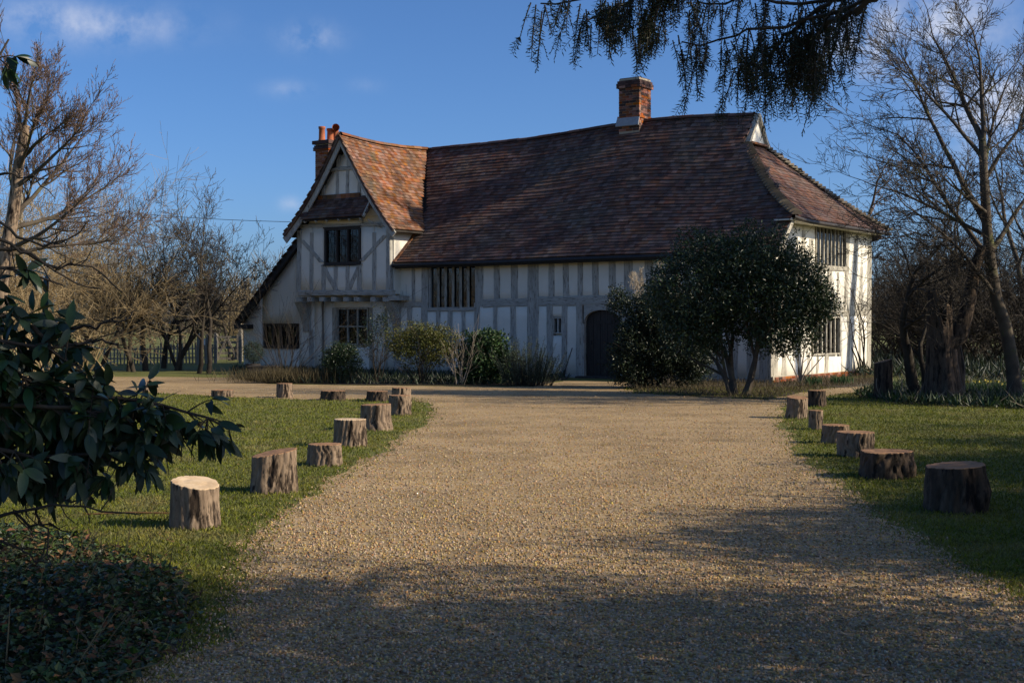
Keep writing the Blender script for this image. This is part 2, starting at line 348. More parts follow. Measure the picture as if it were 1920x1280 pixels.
for nm, pl in (('flower_bed', BED_L), ('flower_bed', BED_R), ('tree_bed', BED_T)): sheet(nm, ragged(pl, .05), .012, M['soil'])

# ------------------------------------------------------------------ the house
O = np.array([7.1, 36.5, 0.0]); TH = math.atan2(-.576, .817)
UX = np.array([math.cos(TH), math.sin(TH), 0]); VY = np.array([-math.sin(TH), math.cos(TH), 0])
CAMP = np.array([0, 0, CAMZ])
def ray(px, py): return np.array([(px - 960) / FPX, 1, (HORIZ - py) / FPX])
def F(px, py, y=0.):                             # measured on a wall plane parallel to the front
    d = ray(px, py); t_ = (y + O.dot(VY)) / d.dot(VY); p = CAMP + d * t_ - O; return np.array([p.dot(UX), y, p[2]])
def E(px, py, x=0.):                             # measured on a plane parallel to the end wall
    d = ray(px, py); t_ = (x + O.dot(UX)) / d.dot(UX); p = CAMP + d * t_ - O; return np.array([x, p.dot(VY), p[2]])
house = empty('timber_framed_house', O, TH)
tag(house, 'long whitewashed timber framed house with steep sagging brown tiled roof', 'house')
def toworld(p): p = np.asarray(p, float); return O + UX * p[..., :1] + VY * p[..., 1:2] + np.array([0, 0, 1]) * p[..., 2:3]

XW0, XW1 = F(559, 500, -.5)[0], F(733, 500, -.5)[0]       # walls of the jettied cross wing
XL = F(457, 650, 0)[0]                                    # left end of the lean-to
DEP = E(1632, 600, 0)[1]                                  # depth of the main block
YR = DEP / 2
EZ, EY = 3.62, -.42                                       # front eave height and overhang
END_Z = E(1560, 418, .4)[2]
RIDGE_PX = [(803, 281), (900, 272), (1000, 261), (1100, 245), (1160, 235), (1225, 226), (1300, 220), (1415, 216)]
RID = np.array([F(a, b, YR) for a, b in RIDGE_PX])
XG = RID[-1][0]                                           # gablet plane
def ridge_z(x): return np.interp(x, RID[:, 0], RID[:, 2])
EAVE = np.array([F(a, b, EY) for a, b in [(737, 494), (900, 489), (1100, 481), (1300, 474), (1452, 468)]])
def eave_z(x): return np.interp(x, EAVE[:, 0], EAVE[:, 2])
APEX = F(637, 250, -.85); XA = APEX[0]
WEZ = F(738, 430, -.85)[2]; WER = F(738, 430, -.85)[0]; WEL = F(533, 440, -.85)[0]; WELZ = F(533, 440, -.85)[2]
GABZ = F(1400, 268, YR - .7)[2]

def timber(p, n, w_pts, name, m, d=.045, back=.10, seg=5, jit=.012, r_=random):
    """a hewn timber: p = (left edge top, right edge top, left edge bottom, right edge bottom) on a wall plane, n = outward direction"""
    a0, b0, a1, b1 = [Vector(q) for q in w_pts]; n = Vector(n); v = []; f = []
    for i in range(seg + 1):
        t_ = i / seg; a = a0.lerp(a1, t_); b = b0.lerp(b1, t_); s = (b - a).normalized()
        ja, jb = r_.uniform(-jit, jit), r_.uniform(-jit, jit); jd = r_.uniform(-.006, .006)
        a = a + s * ja; b = b + s * jb; c = (b - a) * .12
        v += [a - n * back, a + n * (d * .5 + jd), a + c + n * (d + jd), b - c + n * (d + jd), b + n * (d * .5 + jd), b - n * back]
    for i in range(seg):
        for k in range(5): f.append((i * 6 + k, i * 6 + k + 1, (i + 1) * 6 + k + 1, (i + 1) * 6 + k))
    f.append(tuple(range(5, -1, -1))); e_ = seg * 6; f.append(tuple(e_ + k for k in range(6)))
    return ob(name, v, f, m, house)
FN = (0, -1, 0); EN = (1, 0, 0)
def TF(name, x0, y0, x1, y1, w, y=0., m='timber', d=.03, w1=None, **k):   # timber on a front plane, centre line (x0,y0)-(x1,y1) in the photograph
    w1 = w1 or w; vert = abs(y1 - y0) >= abs(x1 - x0)
    o1 = (w / 2, 0) if vert else (0, -w / 2); o2 = (w1 / 2, 0) if vert else (0, -w1 / 2)
    pts = [F(x0 - o1[0], y0 - o1[1], y), F(x0 + o1[0], y0 + o1[1], y), F(x1 - o2[0], y1 - o2[1], y), F(x1 + o2[0], y1 + o2[1], y)]
    return timber(None, FN, pts, name, M[m], d, **k)
def TE(name, x0, y0, x1, y1, w, m='limed', d=.02, w1=None, **k):
    w1 = w1 or w; vert = abs(y1 - y0) >= abs(x1 - x0)
    o1 = (w / 2, 0) if vert else (0, -w / 2); o2 = (w1 / 2, 0) if vert else (0, -w1 / 2)
    pts = [E(x0 - o1[0], y0 - o1[1], 0), E(x0 + o1[0], y0 + o1[1], 0), E(x1 - o2[0], y1 - o2[1], 0), E(x1 + o2[0], y1 + o2[1], 0)]
    return timber(None, EN, pts, name, M[m], d, **k)
def panel(a, b, c, d_, n, gap=.004):              # plaster infill between four corners, slightly cushioned
    a, b, c, d_ = [Vector(q) for q in (a, b, c, d_)]; n = Vector(n); v = []; f = []; k = 4
    for j in range(k + 1):
        for i in range(k + 1):
            s, t_ = i / k, j / k; p = a.lerp(b, s).lerp(d_.lerp(c, s), t_)
            e_ = min(s, 1 - s, t_, 1 - t_); v.append(p + n * (.012 if e_ > 0 else 0) + n * random.uniform(-.004, .004))
    for j in range(k):
        for i in range(k): f.append((j * 5 + i, j * 5 + i + 1, (j + 1) * 5 + i + 1, (j + 1) * 5 + i))
    ring = [0, 1, 2, 3, 4, 9, 14, 19, 24, 23, 22, 21, 20, 15, 10, 5]; o0 = len(v)
    for i in ring: v.append(Vector(v[i]) - n * .06)
    for i in range(16): f.append((ring[i], o0 + i, o0 + (i + 1) % 16, ring[(i + 1) % 16]))
    o = ob('plaster_panel', v, f, M['plaster'], house, True); return o
def PF(x0, x1, yt, yb, y=0., yt1=None, yb1=None):
    return panel(F(x0, yt, y), F(x1, yt1 if yt1 is not None else yt, y), F(x1, yb1 if yb1 is not None else yb, y), F(x0, yb, y), FN)
def PE(x0, x1, yt, yb, yt1=None, yb1=None):
    return panel(E(x0, yt), E(x1, yt1 if yt1 is not None else yt), E(x1, yb1 if yb1 is not None else yb), E(x0, yb), EN)

# solid wall cores (set back behind the infill)
core = MB(); core.box(XW1 - .05, -.12, .12, .3, 0, 3.75); core.build('wall', M['plaster'], house)
core = MB(); core.prism([(-.3, .14, 0), (-.3, DEP - .14, 0), (-.3, DEP - .14, 4.5), (-.3, .9, 4.5), (-.3, .14, 3.7)], (.18, 0, 0)); core.build('wall', M['plaster'], house)
core = MB(); core.box(XL + .1, -.12, DEP - .1, DEP, 0, 4.4); core.build('wall', M['plaster'], house)
core = MB(); core.box(XW0, XW1 - .06, .12, .3, 0, 2.75); core.build('wall', M['plaster'], house)
core = MB(); core.prism([(XW0 + .1, -.38, 2.6), (XW1 - .1, -.38, 2.6), (XW1 - .1, -.38, 4.7), (XA, -.38, APEX[2] - .5), (XW0 + .1, -.38, 4.7)], (0, .16, 0)); core.build('wall', M['plaster'], house)
core = MB(); core.box(XW1 - .16, XW1, -.36, YR, 2.6, WEZ + .1); core.build('wall', M['plaster'], house)      # right cheek of the wing
core = MB(); core.box(XW0, XW0 + .16, -.36, DEP - .12, 2.6, WEZ); core.build('wall', M['plaster'], house)
fl = MB(); fl.box(XW0 + .02, XW1 - .02, -.46, .12, 2.62, 2.70); fl.build('jetty_soffit', M['plaster'], house)

def eav(px): return 494 - 27 * (px - 740) / 710
def bas(px): return 703 + (px - 740) * 14 / 705
def rail(px): return 570 - (px - 750) * 16 / 690
# --- main front: studs of the upper row, the rail and the lower row
UP = [(775, 6), (798, 13), (900, 13), (931, 11), (964, 13), (1034, 11), (1061, 11), (1089, 10), (1117, 12), (1148, 13), (1179, 17), (1217, 14), (1254, 13), (1290, 12), (1325, 12), (1360, 12), (1392, 12), (1420, 12)]
for x, w in UP: TF('stud', x + random.uniform(-1, 1), eav(x) - 4, x + random.uniform(-2, 2), rail(x) + (0 if x not in (798, 900) else 8), w)
TF('post', 1000.5, eav(1000) - 4, 999, bas(999), 21, d=.04)
LO = [(769, 9), (797, 12), (822, 8), (845, 9), (870, 7), (895, 10), (929.5, 7), (963, 10), (1031, 12), (1059, 10), (1200, 10), (1230, 11), (1262, 11), (1293, 11), (1322, 11), (1350, 11), (1378, 11), (1406, 11), (1428, 10)]
for x, w in LO: TF('stud', x + random.uniform(-1, 1), rail(x) + 1 if x not in (822, 845, 870) else 582, x + random.uniform(-1.5, 1.5), bas(x), w)
TF('rail', 752, rail(752) + 1, 793, rail(793) + 2, 10, m='timber_h', d=.035)
TF('rail', 906, 569, 990, 566, 15, m='timber_h', d=.036); TF('rail', 1009, 565, 1181, 562, 18, m='timber_h', d=.042)
TF('rail', 1181, 561, 1446, 553, 15, m='timber_h', d=.036)
TF('corner_post', 1438, 470, 1438, bas(1440), 14, d=.05)
TF('sill_beam', 742, bas(742) - 3, 1082, bas(1082) - 3, 8, m='timber_h', d=.055); TF('sill_beam', 1178, bas(1178) - 3, 1440, bas(1440) - 3, 8, m='timber_h', d=.055)
ups = [742, 775, 798, None, 900, 931, 964, 1000, 1034, 1061, 1089, 1117, 1148, 1179, 1217, 1254, 1290, 1325, 1360, 1392, 1420, 1440]
for a, b in zip(ups, ups[1:]):
    if a and b: PF(a, b, eav(a) - 6, rail(a), 0, eav(b) - 6, rail(b))
los = [742, 769, 797, 822, 845, 870, 895, 929.5, 963, 999, 1031, 1059, 1086, None, 1174, 1200, 1230, 1262, 1293, 1322, 1350, 1378, 1406, 1428, 1440]
for a, b in zip(los, los[1:]):
    if not (a and b): continue
    if a == 1031: PF(a, b, rail(a), 594, 0, rail(b), 594); PF(a, b, 629, bas(a))
    elif a in (797, 822, 845, 870): PF(a, b, 581, bas(a), 0, 581, bas(b))
    else: PF(a, b, rail(a), bas(a), 0, rail(b), bas(b))

# --- windows
def window(pl, x0, x1, z0, z1, off, cols, rows, fm='black', bars=(4, 5), fw=.06, mull='black', mw=.045, curtains=(), sill=True, diamond=False, md=.08):
    """pl 'F': spans local x, faces -y at y=off.   pl 'E': spans local y, faces +x at x=off"""
    def b(mb, s0, s1, d0, d1, za, zb):
        if pl == 'F': mb.box(s0, s1, off - d1, off - d0, za, zb)
        else: mb.box(off + d0, off + d1, s0, s1, za, zb)
    w = MB(); b(w, x0 - fw, x0, -.12, .035, z0 - fw, z1 + fw); b(w, x1, x1 + fw, -.12, .035, z0 - fw, z1 + fw)
    b(w, x0, x1, -.12, .033, z1, z1 + fw); b(w, x0, x1, -.12, .033, z0 - fw, z0)
    win = w.build('window', M[fm], house)
    dk = MB(); b(dk, x0, x1, -.118, -.113, z0, z1); dk.build('dark_interior_sheet', M['black'], win)  # black sheet stands in for the unlit room behind the panes
    cw = (x1 - x0) / cols; ch = (z1 - z0) / rows
    for i in range(1, cols):
        m_ = MB(); xc = x0 + i * cw; post_ = False
        if diamond:
            s = mw * .72
            if pl == 'F': m_.prism([(xc - s, off, z0), (xc, off - s, z0), (xc + s, off, z0), (xc, off + s, z0)], (0, 0, z1 - z0))
            else: m_.prism([(off, xc - s, z0), (off + s, xc, z0), (off, xc + s, z0), (off - s, xc, z0)], (0, 0, z1 - z0))
        else: b(m_, xc - mw / 2, xc + mw / 2, -md, .02, z0, z1)
        m_.build('mullion', M[mull], win)
    for j in range(1, rows):
        m_ = MB(); b(m_, x0, x1, -.078, .017, z0 + j * ch - mw / 2, z0 + j * ch + mw / 2); m_.build('transom', M[mull], win)
    ld = MB()
    for i in range(cols):
        for j in range(rows):
            a0, a1 = x0 + i * cw, x0 + (i + 1) * cw; c0, c1 = z0 + j * ch, z0 + (j + 1) * ch
            p = MB(); b(p, a0 + .002, a1 - .002, -.052, -.048, c0 + .002, c1 - .002); p.build('pane', M['glass'], win)
            for k in range(1, bars[0]): xx = a0 + (a1 - a0) * k / bars[0]; b(ld, xx - .006, xx + .006, -.047, -.040, c0, c1)
            for k in range(1, bars[1]): zz = c0 + (c1 - c0) * k / bars[1]; b(ld, a0, a1, -.0465, -.0405, zz - .006, zz + .006)
            if (i, j) in curtains:
                cu = MB(); n = 14; fr = curtains[(i, j)]; ca, cb = a0 + (a1 - a0) * fr[0], a0 + (a1 - a0) * fr[1]; pv = []
                for zz in (c0, c1):
                    for k in range(n + 1):
                        s_ = ca + (cb - ca) * k / n; dp = .085 + .012 * math.sin(k * 1.9)
                        pv.append((s_, off + dp, zz) if pl == 'F' else (off - dp, s_, zz))
                cu.add(pv, [(k, k + 1, n + 2 + k, n + 1 + k) for k in range(n)]); cu.build('curtain', M['curtain'], win)
    if ld.v: ld.build('leading', M['wire'], win)
    if sill:
        s = MB(); b(s, x0 - fw - .04, x1 + fw + .04, -.05, .075, z0 - fw - .05, z0 - fw - .001); s.build('window_sill', M[fm], win)
        s = MB(); b(s, x0 - fw - .04, x1 + fw + .04, -.05, .06, z1 + fw + .001, z1 + fw + .04); s.build('window_head', M[fm], win)
    return win
def winF(x0, x1, yt, yb, off, *a, **k):
    p, q = F(x0, (yt + yb) / 2, off), F(x1, (yt + yb) / 2, off); xm = (x0 + x1) / 2; return window('F', p[0], q[0], F(xm, yb, off)[2], F(xm, yt, off)[2], off, *a, **k)
def winE(x0, x1, yt, yb, off, *a, **k):
    p, q = E(x0, (yt + yb) / 2, off), E(x1, (yt + yb) / 2, off); xm = (x0 + x1) / 2; return window('E', p[1], q[1], E(xm, yb, off)[2], E(xm, yt, off)[2], off, *a, **k)
winF(808, 892, 497, 576, 0, 6, 1, 'timber', (1, 4), .05, 'limed', .078, sill=False, diamond=True)
TF('window_rail', 803, 580, 893, 579, 7, m='timber_h', d=.05)
winF(1040, 1053, 597, 623, 0, 2, 1, 'timber', (1, 1), .04, 'timber', .05, sill=False)
WYF = -.5
winF(612, 673, 431, 491, WYF, 3, 1, 'darkwood', (3, 5), .07, 'darkwood', .06, {(0, 0): (.1, .75)})
winF(634, 689, 580, 644, 0, 3, 2, 'limed', (3, 4), .05, 'limed', .045, {(0, 0): (.1, .98), (0, 1): (.1, .9), (2, 0): (.5, 1), (2, 1): (.55, 1)}, sill=False)
winF(498, 556, 612, 647, 0, 4, 1, 'darkwood', (3, 4), .06, 'darkwood', .07, {(0, 0): (.1, .8), (1, 0): (.1, .9), (2, 0): (.1, .7), (3, 0): (.1, .7)})
winE(1530, 1585, 428, 498, 0, 8, 1, 'limed', (1, 1), .05, 'limed', .06, sill=False, md=.025)
winE(1524, 1573, 596, 662, 0, 6, 1, 'limed', (1, 1), .05, 'limed', .06, sill=False, md=.025)

# --- end wall
for a in [(1462, 470, 1452, 704, 9), (1482, 470, 1476, 560, 6), (1507, 432, 1502, 575, 7), (1521, 448, 1513, 580, 8), (1537, 508, 1534, 578, 5), (1556, 500, 1550, 580, 9), (1571, 510, 1569, 578, 4),
          (1591, 430, 1583, 580, 6), (1607, 440, 1596, 582, 5), (1615, 500, 1611, 582, 4), (1470, 660, 1468, 704, 7), (1516, 660, 1515, 704, 5), (1533, 668, 1531, 702, 5), (1550, 664, 1548, 702, 7), (1591, 592, 1590, 700, 5), (1612, 592, 1611, 700, 4), (1500, 590, 1498, 704, 6)]:
    TE('stud', *a)
TE('post', 1630, 430, 1628, 702, 8, d=.03)
TE('corner_post', 1450, 474, 1449, 712, 9, d=.022)
TE('rail', 1449, 590, 1520, 588, 10, m='limed'); TE('rail', 1578, 588, 1629, 587, 10, m='limed'); TE('rail', 1512, 585, 1578, 586, 8, m='limed')
TE('window_rail', 1524, 504, 1590, 504, 8, m='limed', d=.04); TE('brace', 1460, 458, 1489, 467, 9, m='limed')
TE('sill_beam', 1446, 709, 1630, 699, 8, m='limed', d=.05)
es = [1447, 1462, 1480, 1505, 1528, None, 1588, 1602, 1614, 1630]
for a, b in zip(es, es[1:]):
    if a and b: PE(a, b, 470 if a == 1447 else (436 if a == 1462 else 408 + (a - 1480) * .13), 588, 436 if b == 1462 else 408 + (b - 1480) * .13, 587)
PE(1528, 1558, 505, 587); PE(1558, 1588, 505, 587); PE(1528, 1588, 412, 423, 418, 424)
es = [1447, 1470, 1498, 1521, None, 1577, 1591, 1611, 1630]
for a, b in zip(es, es[1:]):
    if a and b: PE(a, b, 588, 712 - (a - 1447) * .05, 587, 712 - (b - 1447) * .05)
PE(1521, 1549, 668, 708, 668, 706); PE(1549, 1577, 668, 706, 668, 705)
pl_ = MB(); pl_.box(-.1, .07, -.05, DEP + .03, 0, .17); pth = pl_.build('plinth', M['mortar'], house)
bm_ = MB(); bm_.box(-.102, .102, 0, .012, 0, .06); brickm = {}
def brick_mesh(l, w, h, m):
    k = (round(l, 3), round(w, 3), round(h, 3), m)
    if k not in brickm: b = MB(); b.box(-l / 2, l / 2, -w / 2, w / 2, -h / 2, h / 2); brickm[k] = mkmesh('brick', b.v, b.f, M[m])
    return brickm[k]
for r_i in range(2):
    y = .1 * r_i - .04
    while y < DEP - .1:
        o = link('brick', brick_mesh(.215, .03, .062, 'brick' if random.random() < .8 else 'brick_dark'), pth, (.078 + random.uniform(-.003, .004), y + .11, .05 + .076 * r_i)); o.rotation_euler = (0, 0, R(90)); y += .228

# --- wing, upper floor
def T5(*a, **k): k.setdefault('y', WYF); return TF(*a, **k)
gz = lambda px: 0
T5('corner_post', 562, 432, 560, 548, 8); T5('corner_post', 729, 428, 728, 548, 8, d=.035)
for a in [(585, 436, 584, 548, 7), (702, 436, 702, 546, 7), (607, 500, 607, 546, 8), (630, 500, 629, 546, 7), (652, 498, 652, 546, 7), (674, 498, 674, 546, 8)]: T5('stud', *a)
T5('brace', 566, 450, 604, 492, 9, d=.04); T5('brace', 606, 497, 630, 543, 9, d=.042); T5('brace', 723, 441, 679, 489, 9, d=.04); T5('brace', 676, 494, 655, 543, 9, d=.042)
T5('bressumer', 561, 550, 737, 549, 10, m='timber_h', d=.06, back=.12); T5('head_beam', 560, 424, 732, 421, 6, m='timber_h', d=.03)
for a in [(635, 280, 634, 314, 6), (654, 292, 654, 314, 6), (607, 338, 607, 372, 6), (633, 320, 633, 372, 6), (652, 320, 652, 370, 6), (674, 338, 674, 370, 6)]: T5('stud', *a)
T5('collar', 604, 321, 668, 314, 7, m='timber_h', d=.06)
for a, b in ((562, 585), (585, 607)): PF(a, b, 425, 548, WYF)
for a, b in ((677, 702), (702, 729)): PF(a, b, 425, 548, WYF)
for a, b in ((607, 630), (630, 652), (652, 677)): PF(a, b, 498, 548, WYF)
PF(607, 677, 412, 427, WYF)
tri = lambda px: (F(px, 0, WYF)[0])
def gabz(x): return np.interp(x, [WEL, XA, WER], [WELZ, APEX[2], WEZ]) - .42
gx = [F(p, 330, WYF)[0] for p in (575, 607, 633, 652, 674, 712)]
for a, b in zip(gx, gx[1:]):
    zb = F(640, 372, WYF)[2] - .45
    if gabz(a) > zb + .05 or gabz(b) > zb + .05:
        pts = [(a, WYF, max(zb + .02, gabz(a))), (b, WYF, max(zb + .02, gabz(b))), (b, WYF, zb), (a, WYF, zb)]; panel(*pts, FN)
core = MB(); zg = F(640, 408, WYF)[2]; core.prism([(XW0 + .3, -.49, zg), (XW1 - .3, -.49, zg), (XA, -.49, APEX[2] - .45)], (0, .1, 0)); core.build('gable_wall', M['plaster'], house)
# jetty: joist ends, brackets
for px in (563, 583, 606, 628, 651, 671, 702, 725):
    p = F(px, 561, WYF); m_ = MB(); m_.box(p[0] - .1, p[0] + .1, WYF - .09, .1, p[2] - .075, p[2] + .075); m_.build('joist', M['timber_h'], house)
p = F(743, 559, -.42); m_ = MB(); m_.box(p[0] - .28, p[0] + .2, -.52, .05, p[2] - .07, p[2] + .09); m_.build('dragon_beam', M['timber_h'], house)
def bracket(px, pw, flip):
    x = F(px, 600, 0)[0]; w = pw / 2 * .018; prof = []
    zt = F(px, 567, -.4)[2] + .02; zb = F(px, 622, 0)[2]
    for k in range(9): s = k / 8; prof.append((-.44 * (1 - s) ** 1.7 - .05, zt + (zb - zt) * s))
    pts = [(x - w, .02, zt)] + [(x - w, a, b) for a, b in prof] + [(x - w, .02, zb)]
    m_ = MB(); m_.prism(pts, (2 * w, 0, 0)); m_.build('bracket', M['timber'], house)
bracket(577, 20, 0); bracket(745, 17, 0)
TF('post', 584, 618, 584, 694, 9, d=.03); TF('post', 747, 560, 745, bas(745), 12, d=.03)
for a in [(627, 577, 627, 690, 7), (696, 577, 696, 690, 7), (724, 572, 724, 690, 6), (660, 650, 660, 690, 6)]: TF('stud', *a, m='limed', d=.015)
for a, b in ((590, 627), (696, 724), (724, 743)): PF(a, b, 562, 696)
PF(562, 590, 562, 694); PF(627, 696, 562, 577); PF(627, 660, 650, 696); PF(660, 696, 650, 698)
pp = [F(606, 566, -.3), F(605, 572, -.12), F(606, 690, -.12)]; v, q = tubes([(np.array([pp[0], pp[1], (pp[1] + pp[2]) / 2, pp[2]]), np.full(4, .045))], 8); ob('drain_pipe', v, q, M['greywood'], house, True)
# lean-to
p0, p1 = F(446, 602, -.25), F(562, 444, -.25)
LTX0, LTZ0, LTX1, LTZ1 = p0[0], p0[2], p1[0], p1[2]
def ltz(x): return LTZ0 + (LTZ1 - LTZ0) * (x - LTX0) / (LTX1 - LTX0)
xa, xb = F(492, 630, 0)[0], F(561, 630, 0)[0]; za, zb = F(525, 652, 0)[2], F(525, 606, 0)[2]
def ltp(x0, x1, z0, z1=None):
    a = ltz(x0) - .12 if z1 is None else z1; b = ltz(x1) - .12 if z1 is None else z1
    panel((x0, 0, a), (x1, 0, b), (x1, 0, z0), (x0, 0, z0), FN)
ltp(XL, xa, 0); ltp(xa, xb, 0, za); ltp(xb, XW0 + .22, 0); ltp(xa, xb, zb)
core = MB(); core.prism([(XL + .08, .12, 0), (XW0 + .1, .12, 0), (XW0 + .1, .12, ltz(XW0) - .3), (XL + .08, .12, ltz(XL) - .25)], (0, .15, 0)); core.build('wall', M['plaster'], house)
core = MB(); core.box(XL, XL + .15, 0.07, DEP - .2, 0, ltz(XL) - .1); core.build('wall', M['plaster'], house)

# --- door
dl, dr = F(1096, 700)[0], F(1164, 700)[0]; dzt = F(1130, 581)[2]; dzs = F(1130, 607)[2]; dxc = (dl + dr) / 2; hw = (dr - dl) / 2
TF('door_post', 1087, rail(1087) + 4, 1087, bas(1087), 12, d=.05); TF('door_post', 1174, rail(1174) + 4, 1174, bas(1174), 12, d=.05)
arch = [(dxc + hw * math.cos(a), dzs + (dzt - dzs) * math.sin(a) ** .8) for a in np.linspace(math.pi, 0, 21)]
top = F(1130, rail(1130) + 4)[2]; m_ = MB(); v = []; f = []
for k, (x, z) in enumerate(arch): v += [(x, -.035, z), (x, -.035, top), (x, .14, z), (x, .14, top)]
for k in range(20): a = 4 * k; f += [(a, a + 4, a + 5, a + 1), (a + 2, a + 3, a + 7, a + 6), (a, a + 2, a + 6, a + 4), (a + 1, a + 5, a + 7, a + 3)]
m_.add(v, f); m_.build('door_head', M['timber_h'], house)
for s, x in ((1, dl), (-1, dr)):
    m_ = MB(); m_.box(min(x - s * .07, x), max(x - s * .07, x), -.03, .14, 0, dzs); m_.build('door_jamb', M['timber'], house)
door = MB().box(dl, dr, .112, .118, .05, dzs).build('door', M['darkwood'], house)
def archz(x): c = min(1, abs(x - dxc) / hw); return dzs + (dzt - dzs) * math.sin(math.acos(c)) ** .8
for k in range(5):
    a, b = dl + (dr - dl) * k / 5 + .006, dl + (dr - dl) * (k + 1) / 5 - .006; n = 5; pts = [(a, .09, .06), (b, .09, .06)] + [(b + (a - b) * i / n, .09, archz(b + (a - b) * i / n)) for i in range(n + 1)]
    MB().prism(pts, (0, .022 + .004 * (k % 2), 0)).build('plank', M['darkwood'], door)
for z in (.45, 1.62): MB().box(dl + .35, dr - .35, .072, .089, z, z + .1).build('ledge', M['darkwood'], door)
MB().bar((dl + .2, .06, 1.0), (dl + .2, .06, 1.12), .02).build('door_handle', M['black'], door)
MB().box(dl - .15, dr + .15, -.3, .1, 0, .06).build('door_step', M['planter'], house)

# --- roofs: every tile is a piece of its own
UT = np.array([(-.5, 0, 1), (0, 0, 1.004), (.5, 0, 1), (-.5, 1, .2), (0, 1, .204), (.5, 1, .2), (-.5, 0, 0), (0, 0, 0), (.5, 0, 0), (-.5, 1, -.4), (.5, 1, -.4)])
UTF = np.array([(0, 1, 4, 3), (1, 2, 5, 4), (6, 7, 1, 0), (7, 8, 2, 1), (6, 0, 3, 9), (2, 8, 10, 5)])
roof = empty('roof'); roof.parent = house
tile_me = mkmesh('roof_tile', UT, UTF, M['tile'])
def tile_slope(S, length, height, keep, m, r_, tw=.168, gauge=.148, thick=.035, single=0, key=None):
    """S(s, t) -> (N,3): s metres along, t in 0..1 up the slope.  keep(points) masks tiles."""
    rows = int(height / gauge); fr = []
    for i in range(rows):
        n = int(length / tw) + 2; s = (np.arange(n) + .5 * (i % 2)) * tw + r_.normal(0, .006, n); t0 = (i + r_.normal(0, .025, n) + r_.normal(0, .06) + .25 * np.sin(s * .8 + i * .3) * .3) / rows; t1 = t0 + 1.5 / rows
        c = S(s, t0); c1 = S(s, np.minimum(t1, 1.02)); xr = S(s + .05, t0) - S(s - .05, t0); X = unit(xr); Yv = c1 - c; Z = unit(np.cross(X, Yv))
        rot = r_.normal(0, .008, n)[:, None]; Yv = Yv + X * np.linalg.norm(Yv, axis=1, keepdims=True) * rot
        lift = (thick * r_.uniform(.85, 1.15) * (1 + .06 * np.sin(s * 3.1 + i) + r_.normal(0, .012, n)))[:, None]
        k = keep((c + c1) / 2) & keep(c)
        fr.append(np.stack([X * (tw * r_.uniform(.995, 1.01, n))[:, None], Yv, Z * lift, c + Z * .012], 1)[k])
    fr = np.concatenate(fr)
    idx = np.zeros(len(fr), bool)
    if single: idx[np.argsort(key(fr[:, 3]))[:single]] = True
    for a in fr[idx]:
        o = link('roof_tile', tile_me, roof); mt = np.eye(4); mt[:3, 0] = a[0]; mt[:3, 1] = a[1]; mt[:3, 2] = a[2]; mt[:3, 3] = a[3]; o.matrix_local = Matrix(mt.tolist())
    a = fr[~idx]; v = UT[None, :, 0:1] * a[:, None, 0] + UT[None, :, 1:2] * a[:, None, 1] + UT[None, :, 2:3] * a[:, None, 2] + a[:, None, 3]
    q = (np.arange(len(a))[:, None, None] * 11 + UTF[None]).reshape(-1, 4)
    return tag(ob('tiles', v.reshape(-1, 3), q, M[m], roof), kind='stuff')
def bell(t_, k=.16): return -k * np.sin(np.pi * np.clip(t_, 0, 1)) * (1 - .3 * t_)
XF0, XF1 = XW1 - 2.2, .42
def S_front(s, t_):
    x = XF0 + s; ez = eave_z(x); rz = ridge_z(x); y = EY + (YR - EY) * t_; z = ez + (rz - ez) * t_ + bell(t_) + .03 * np.sin(x * 1.1 + t_ * 3) * np.sin(np.pi * np.clip(t_, 0, 1)); return np.stack([x, y, z], -1)
def wing_x(z): return XA + (APEX[2] - .1 - z) / (APEX[2] - WEZ) * (WER - XA)
HIPZ0 = E(1482, 402, .38)[2]
def hip_x(z): return np.where(z < HIPZ0, XF1 - .03 - .0 * z, np.interp(z, [HIPZ0, GABZ], [XF1 - .03, XG + .02]))
keep_front = lambda p: (p[:, 0] < np.where(p[:, 2] > GABZ, XG + .05, hip_x(p[:, 2]))) & (p[:, 0] > np.where(p[:, 2] < WEZ - .05, XW1 + .03, wing_x(p[:, 2]) - .02))
HF = math.hypot(YR - EY, 4.35)
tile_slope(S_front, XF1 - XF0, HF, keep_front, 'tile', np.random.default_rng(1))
def y_front(z, x): return EY + (YR - EY) * np.clip((z - eave_z(x)) / (ridge_z(x) - eave_z(x)), 0, 1)
# end hip, with the 300 tiles seen largest as single pieces
EX = .48; EZE = END_Z - .02
def S_end(s, t_):
    y = -.2 + s; x = EX + (XG - EX) * t_; ez = EZE + .10 * np.clip((1.6 - y) / 1.6, 0, 1) ** 2 ; z = ez + (GABZ - ez) * t_ + bell(t_, .2); return np.stack([x, y, z], -1)
def hip_lo(z): return np.interp(z, [HIPZ0 - .3, GABZ], [.30, YR - .62])
def hip_hi(z): return np.interp(z, [EZE, GABZ], [DEP + .42, YR + .62])
keep_end = lambda p: (p[:, 1] > hip_lo(p[:, 2])) & (p[:, 1] < hip_hi(p[:, 2]))
tile_slope(S_end, DEP + .7, math.hypot(EX - XG, GABZ - EZE), keep_end, 'tile', np.random.default_rng(2), single=300, key=lambda p: np.abs(p[:, 1] - 2.2) + (p[:, 2] - EZE) * .8)
# back slope
def S_back(s, t_):
    x = XL + 3.0 + s; y = DEP + .4 + (YR - DEP - .4) * t_; rz = ridge_z(x); return np.stack([x, y, 4.35 + (rz - 4.35) * t_ + bell(t_)], -1)
tile_slope(S_back, XF1 - XL - 3.0, 5.4, lambda p: p[:, 0] < np.interp(p[:, 2], [4.3, GABZ, GABZ + .01], [XF1, XG, XG + .05]), 'tile', np.random.default_rng(4), gauge=.25, tw=.3)
